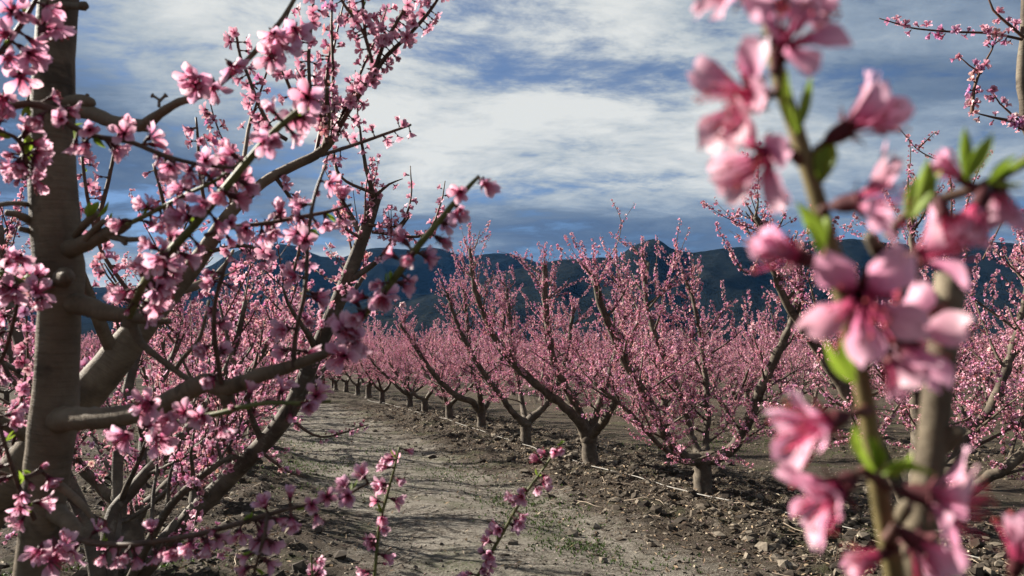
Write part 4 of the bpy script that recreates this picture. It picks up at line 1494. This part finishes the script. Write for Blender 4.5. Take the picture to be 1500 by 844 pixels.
def rocks(name, pos, size, cols, kind='stuff', flat=.7):
    ph = (1 + 5 ** .5) / 2
    ico = np.array([[-1, ph, 0], [1, ph, 0], [-1, -ph, 0], [1, -ph, 0], [0, -1, ph], [0, 1, ph], [0, -1, -ph], [0, 1, -ph], [ph, 0, -1], [ph, 0, 1], [-ph, 0, -1], [-ph, 0, 1]]) / 1.9
    tri = np.array([[0, 11, 5], [0, 5, 1], [0, 1, 7], [0, 7, 10], [0, 10, 11], [1, 5, 9], [5, 11, 4], [11, 10, 2], [10, 7, 6], [7, 1, 8], [3, 9, 4], [3, 4, 2], [3, 2, 6], [3, 6, 8], [3, 8, 9], [4, 9, 5], [2, 4, 11], [6, 2, 10], [8, 6, 7], [9, 8, 1]])
    n = len(pos)
    R = basis(rg.normal(size=(n, 3)), rg.uniform(0, 6.28, n))
    V = ico[None] * rg.uniform(.45, 1.4, (n, 12, 1)) * size[:, None, None]
    V = np.einsum('nij,nmj->nmi', R, V)
    V[..., 2] *= flat
    V = V + pos[:, None, :]
    mb = MB()
    cc = np.array(cols)[rg.integers(0, len(cols), n)] * rg.uniform(.7, 1.2, (n, 1))
    mb.add(V.reshape(-1, 3), (tri[None] + (np.arange(n) * 12)[:, None, None]).reshape(-1, 3), None, np.repeat(cc, 12, 0))
    return mb.build(name, [M_CLOD], None, False, kind)


p = along_rows(21000, 3.5, 22, .85)
s = np.clip(rg.lognormal(-4.1, .6, len(p)), .006, .07)
p[:, 2] = ground_z(p[:, 0], p[:, 1]) + s * .1
o = rocks('clods', p, s, [(.055, .043, .032), (.085, .069, .052), (.14, .117, .09), (.036, .028, .021)])
tag(o, 'dry crumbled clods of brown earth heaped under the tree rows', 'clods')


p = along_rows(14000, 2.8, 15, 2.6, rows=(0, 1), bias=1.4, w=(1, 1.6))
s = np.clip(rg.lognormal(-5.0, .5, len(p)), .003, .022)
p[:, 2] = ground_z(p[:, 0], p[:, 1]) + s * .15
o = rocks('crumbs', p, s, [(.12, .10, .08), (.17, .148, .118), (.07, .056, .043)])
tag(o, 'small dry crumbs of earth scattered over the pale driven lane', 'crumbs')


def flakes(name, pos, size, cols, mat, lift, label, cat, tilt=.5):
    n = len(pos)
    d = np.stack([rg.normal(0, tilt, n), rg.normal(0, tilt, n), np.ones(n)], -1)
    R = basis(d, rg.uniform(0, 6.28, n))
    T = np.array([[0, -1, 0], [.38, -.1, .16], [0, 1, .05], [-.38, -.1, .16], [0, 0, -.02]])
    V = T[None] * rg.uniform(.75, 1.25, (n, 5, 1)) * size[:, None, None]
    V = np.einsum('nij,nmj->nmi', R, V) + pos[:, None, :]
    V[..., 2] += lift
    tri = np.array([[0, 1, 4], [1, 2, 4], [2, 3, 4], [3, 0, 4]])
    cc = np.array(cols)[rg.integers(0, len(cols), n)] * rg.uniform(.7, 1.2, (n, 1))
    mb = MB()
    mb.add(V.reshape(-1, 3), (tri[None] + (np.arange(n) * 5)[:, None, None]).reshape(-1, 3), None, np.repeat(cc, 5, 0))
    o = mb.build(name, [mat], None, False, 'stuff')
    return tag(o, label, cat)


p = along_rows(24000, 3.0, 24, 1.05)
p[:, 2] = ground_z(p[:, 0], p[:, 1])
flakes('leaf_litter', p, rg.uniform(.012, .034, len(p)), [(.16, .11, .07), (.27, .2, .13), (.09, .06, .042), (.36, .30, .22)], M_LITTER, .012, 'brown dead leaves scattered over the tilled earth', 'leaf litter')
p = along_rows(16000, 2.5, 24, 1.6)
p[:, 2] = ground_z(p[:, 0], p[:, 1])
flakes('fallen_petals', p, rg.uniform(.005, .009, len(p)), [(.62, .40, .43), (.70, .52, .53), (.5, .28, .32)], M_PETAL, .006, 'fallen pink petals sprinkled over the ground', 'petals', .3)

# prunings
mb = MB()
p = along_rows(420, 3.0, 20, 1.0)
for a in p:
    L = rg.uniform(.1, .45)
    ang = rg.uniform(0, 6.28)
    d = np.array([math.cos(ang), math.sin(ang), rg.normal(0, .12)])
    t = np.linspace(-.5, .5, 4)[:, None]
    q = a + d * t * L + rg.normal(0, .008, (4, 3))
    q[:, 2] = ground_z(q[:, 0], q[:, 1]) + .014 + np.abs(rg.normal(0, .01, 4))
    mb.tube(q, np.linspace(.005, .0025, 4), 4, col=np.array([(.16, .12, .09), (.28, .22, .16), (.08, .05, .035)][int(rg.integers(0, 3))]))
tag(mb.build('prunings', [M_SHOOT], kind='stuff'), 'thin dry pruned twigs strewn between the clods', 'prunings')

# weeds
mb = MB()
spots = [(440, 650, 26, .55), (470, 680, 30, .5), (420, 690, 20, .5), (500, 640, 18, .4), (660, 685, 14, .3), (690, 700, 16, .35), (745, 730, 22, .3), (795, 765, 22, .28), (800, 745, 14, .25), (850, 800, 20, .2),
         (930, 822, 10, .25), (1130, 648, 30, .7), (1060, 650, 20, .6), (990, 655, 14, .4), (1200, 660, 20, .8), (450, 720, 12, .4), (560, 660, 10, .3), (260, 830, 14, .3), (120, 840, 10, .3)]
for px, py, n, sd in spots:
    c = G(px, py)
    for k in range(n * 9):
        a = c + np.array([rg.normal(0, sd), rg.normal(0, sd), 0])
        a[2] = float(ground_z(a[0], a[1]))
        for j in range(6):
            ang = rg.uniform(0, 6.28)
            h = rg.uniform(.008, .030)
            o_ = np.array([math.cos(ang), math.sin(ang), 0])
            sd_ = np.array([-o_[1], o_[0], 0]) * rg.uniform(.002, .005)
            q = np.array([a - sd_, a + sd_, a + o_ * h * .5 + [0, 0, h * .8] + sd_ * .8, a + o_ * h * .5 + [0, 0, h * .8] - sd_ * .8, a + o_ * h * 1.1 + [0, 0, h]])
            mb.add(q, [[3, 2, 4]], [[0, 1, 2, 3]], np.array([.045, .075, .016]) * rg.uniform(.6, 1.5))
tag(mb.build('weeds', [M_LEAF], kind='stuff'), 'low green weeds in patches along the lane and under the trees', 'weeds')

# scrap of pale sheeting
c = G(1178, 646)
mb = MB()
xs = np.linspace(-.17, .17, 9)
X, Y = np.meshgrid(xs, np.linspace(-.06, .06, 5))
Z = .03 + .022 * np.sin(X * 31 + 1) * np.cos(Y * 40) + rg.normal(0, .008, X.shape)
V = np.stack([X + c[0], Y + c[1], Z + float(ground_z(c[0], c[1]))], -1).reshape(-1, 3)
q = np.array([[r * 9 + k, r * 9 + k + 1, r * 9 + k + 10, r * 9 + k + 9] for r in range(4) for k in range(8)])
mb.add(V, None, q, (.75, .74, .70))
tag(mb.build('plastic_scrap', [M_LITTER]), 'small crumpled scrap of white sheeting lying on the soil between rows', 'scrap')

# ------------------------------------------------------------------ haze
mb = MB()
lo, hi = np.array([-9500., -9500., -45.]), np.array([9500., 9500., 900.])
V = np.array([[x, y, z] for x in (lo[0], hi[0]) for y in (lo[1], hi[1]) for z in (lo[2], hi[2])])
mb.add(V, None, [[0, 1, 3, 2], [4, 6, 7, 5], [0, 4, 5, 1], [2, 3, 7, 6], [0, 2, 6, 4], [1, 5, 7, 3]])
hm, t = new_mat('haze_air')
vol = t.node('ShaderNodeVolumePrincipled', {'Color': (.13, .42, 1.0, 1), 'Density': HAZE, 'Anisotropy': 0.0}).outputs[0]
out = t.node('ShaderNodeOutputMaterial')
t.l.new(vol, out.inputs['Volume'])
hz = mb.build('haze', [hm], None, False, 'stuff')
tag(hz, 'thin blue haze over the whole valley', 'haze')
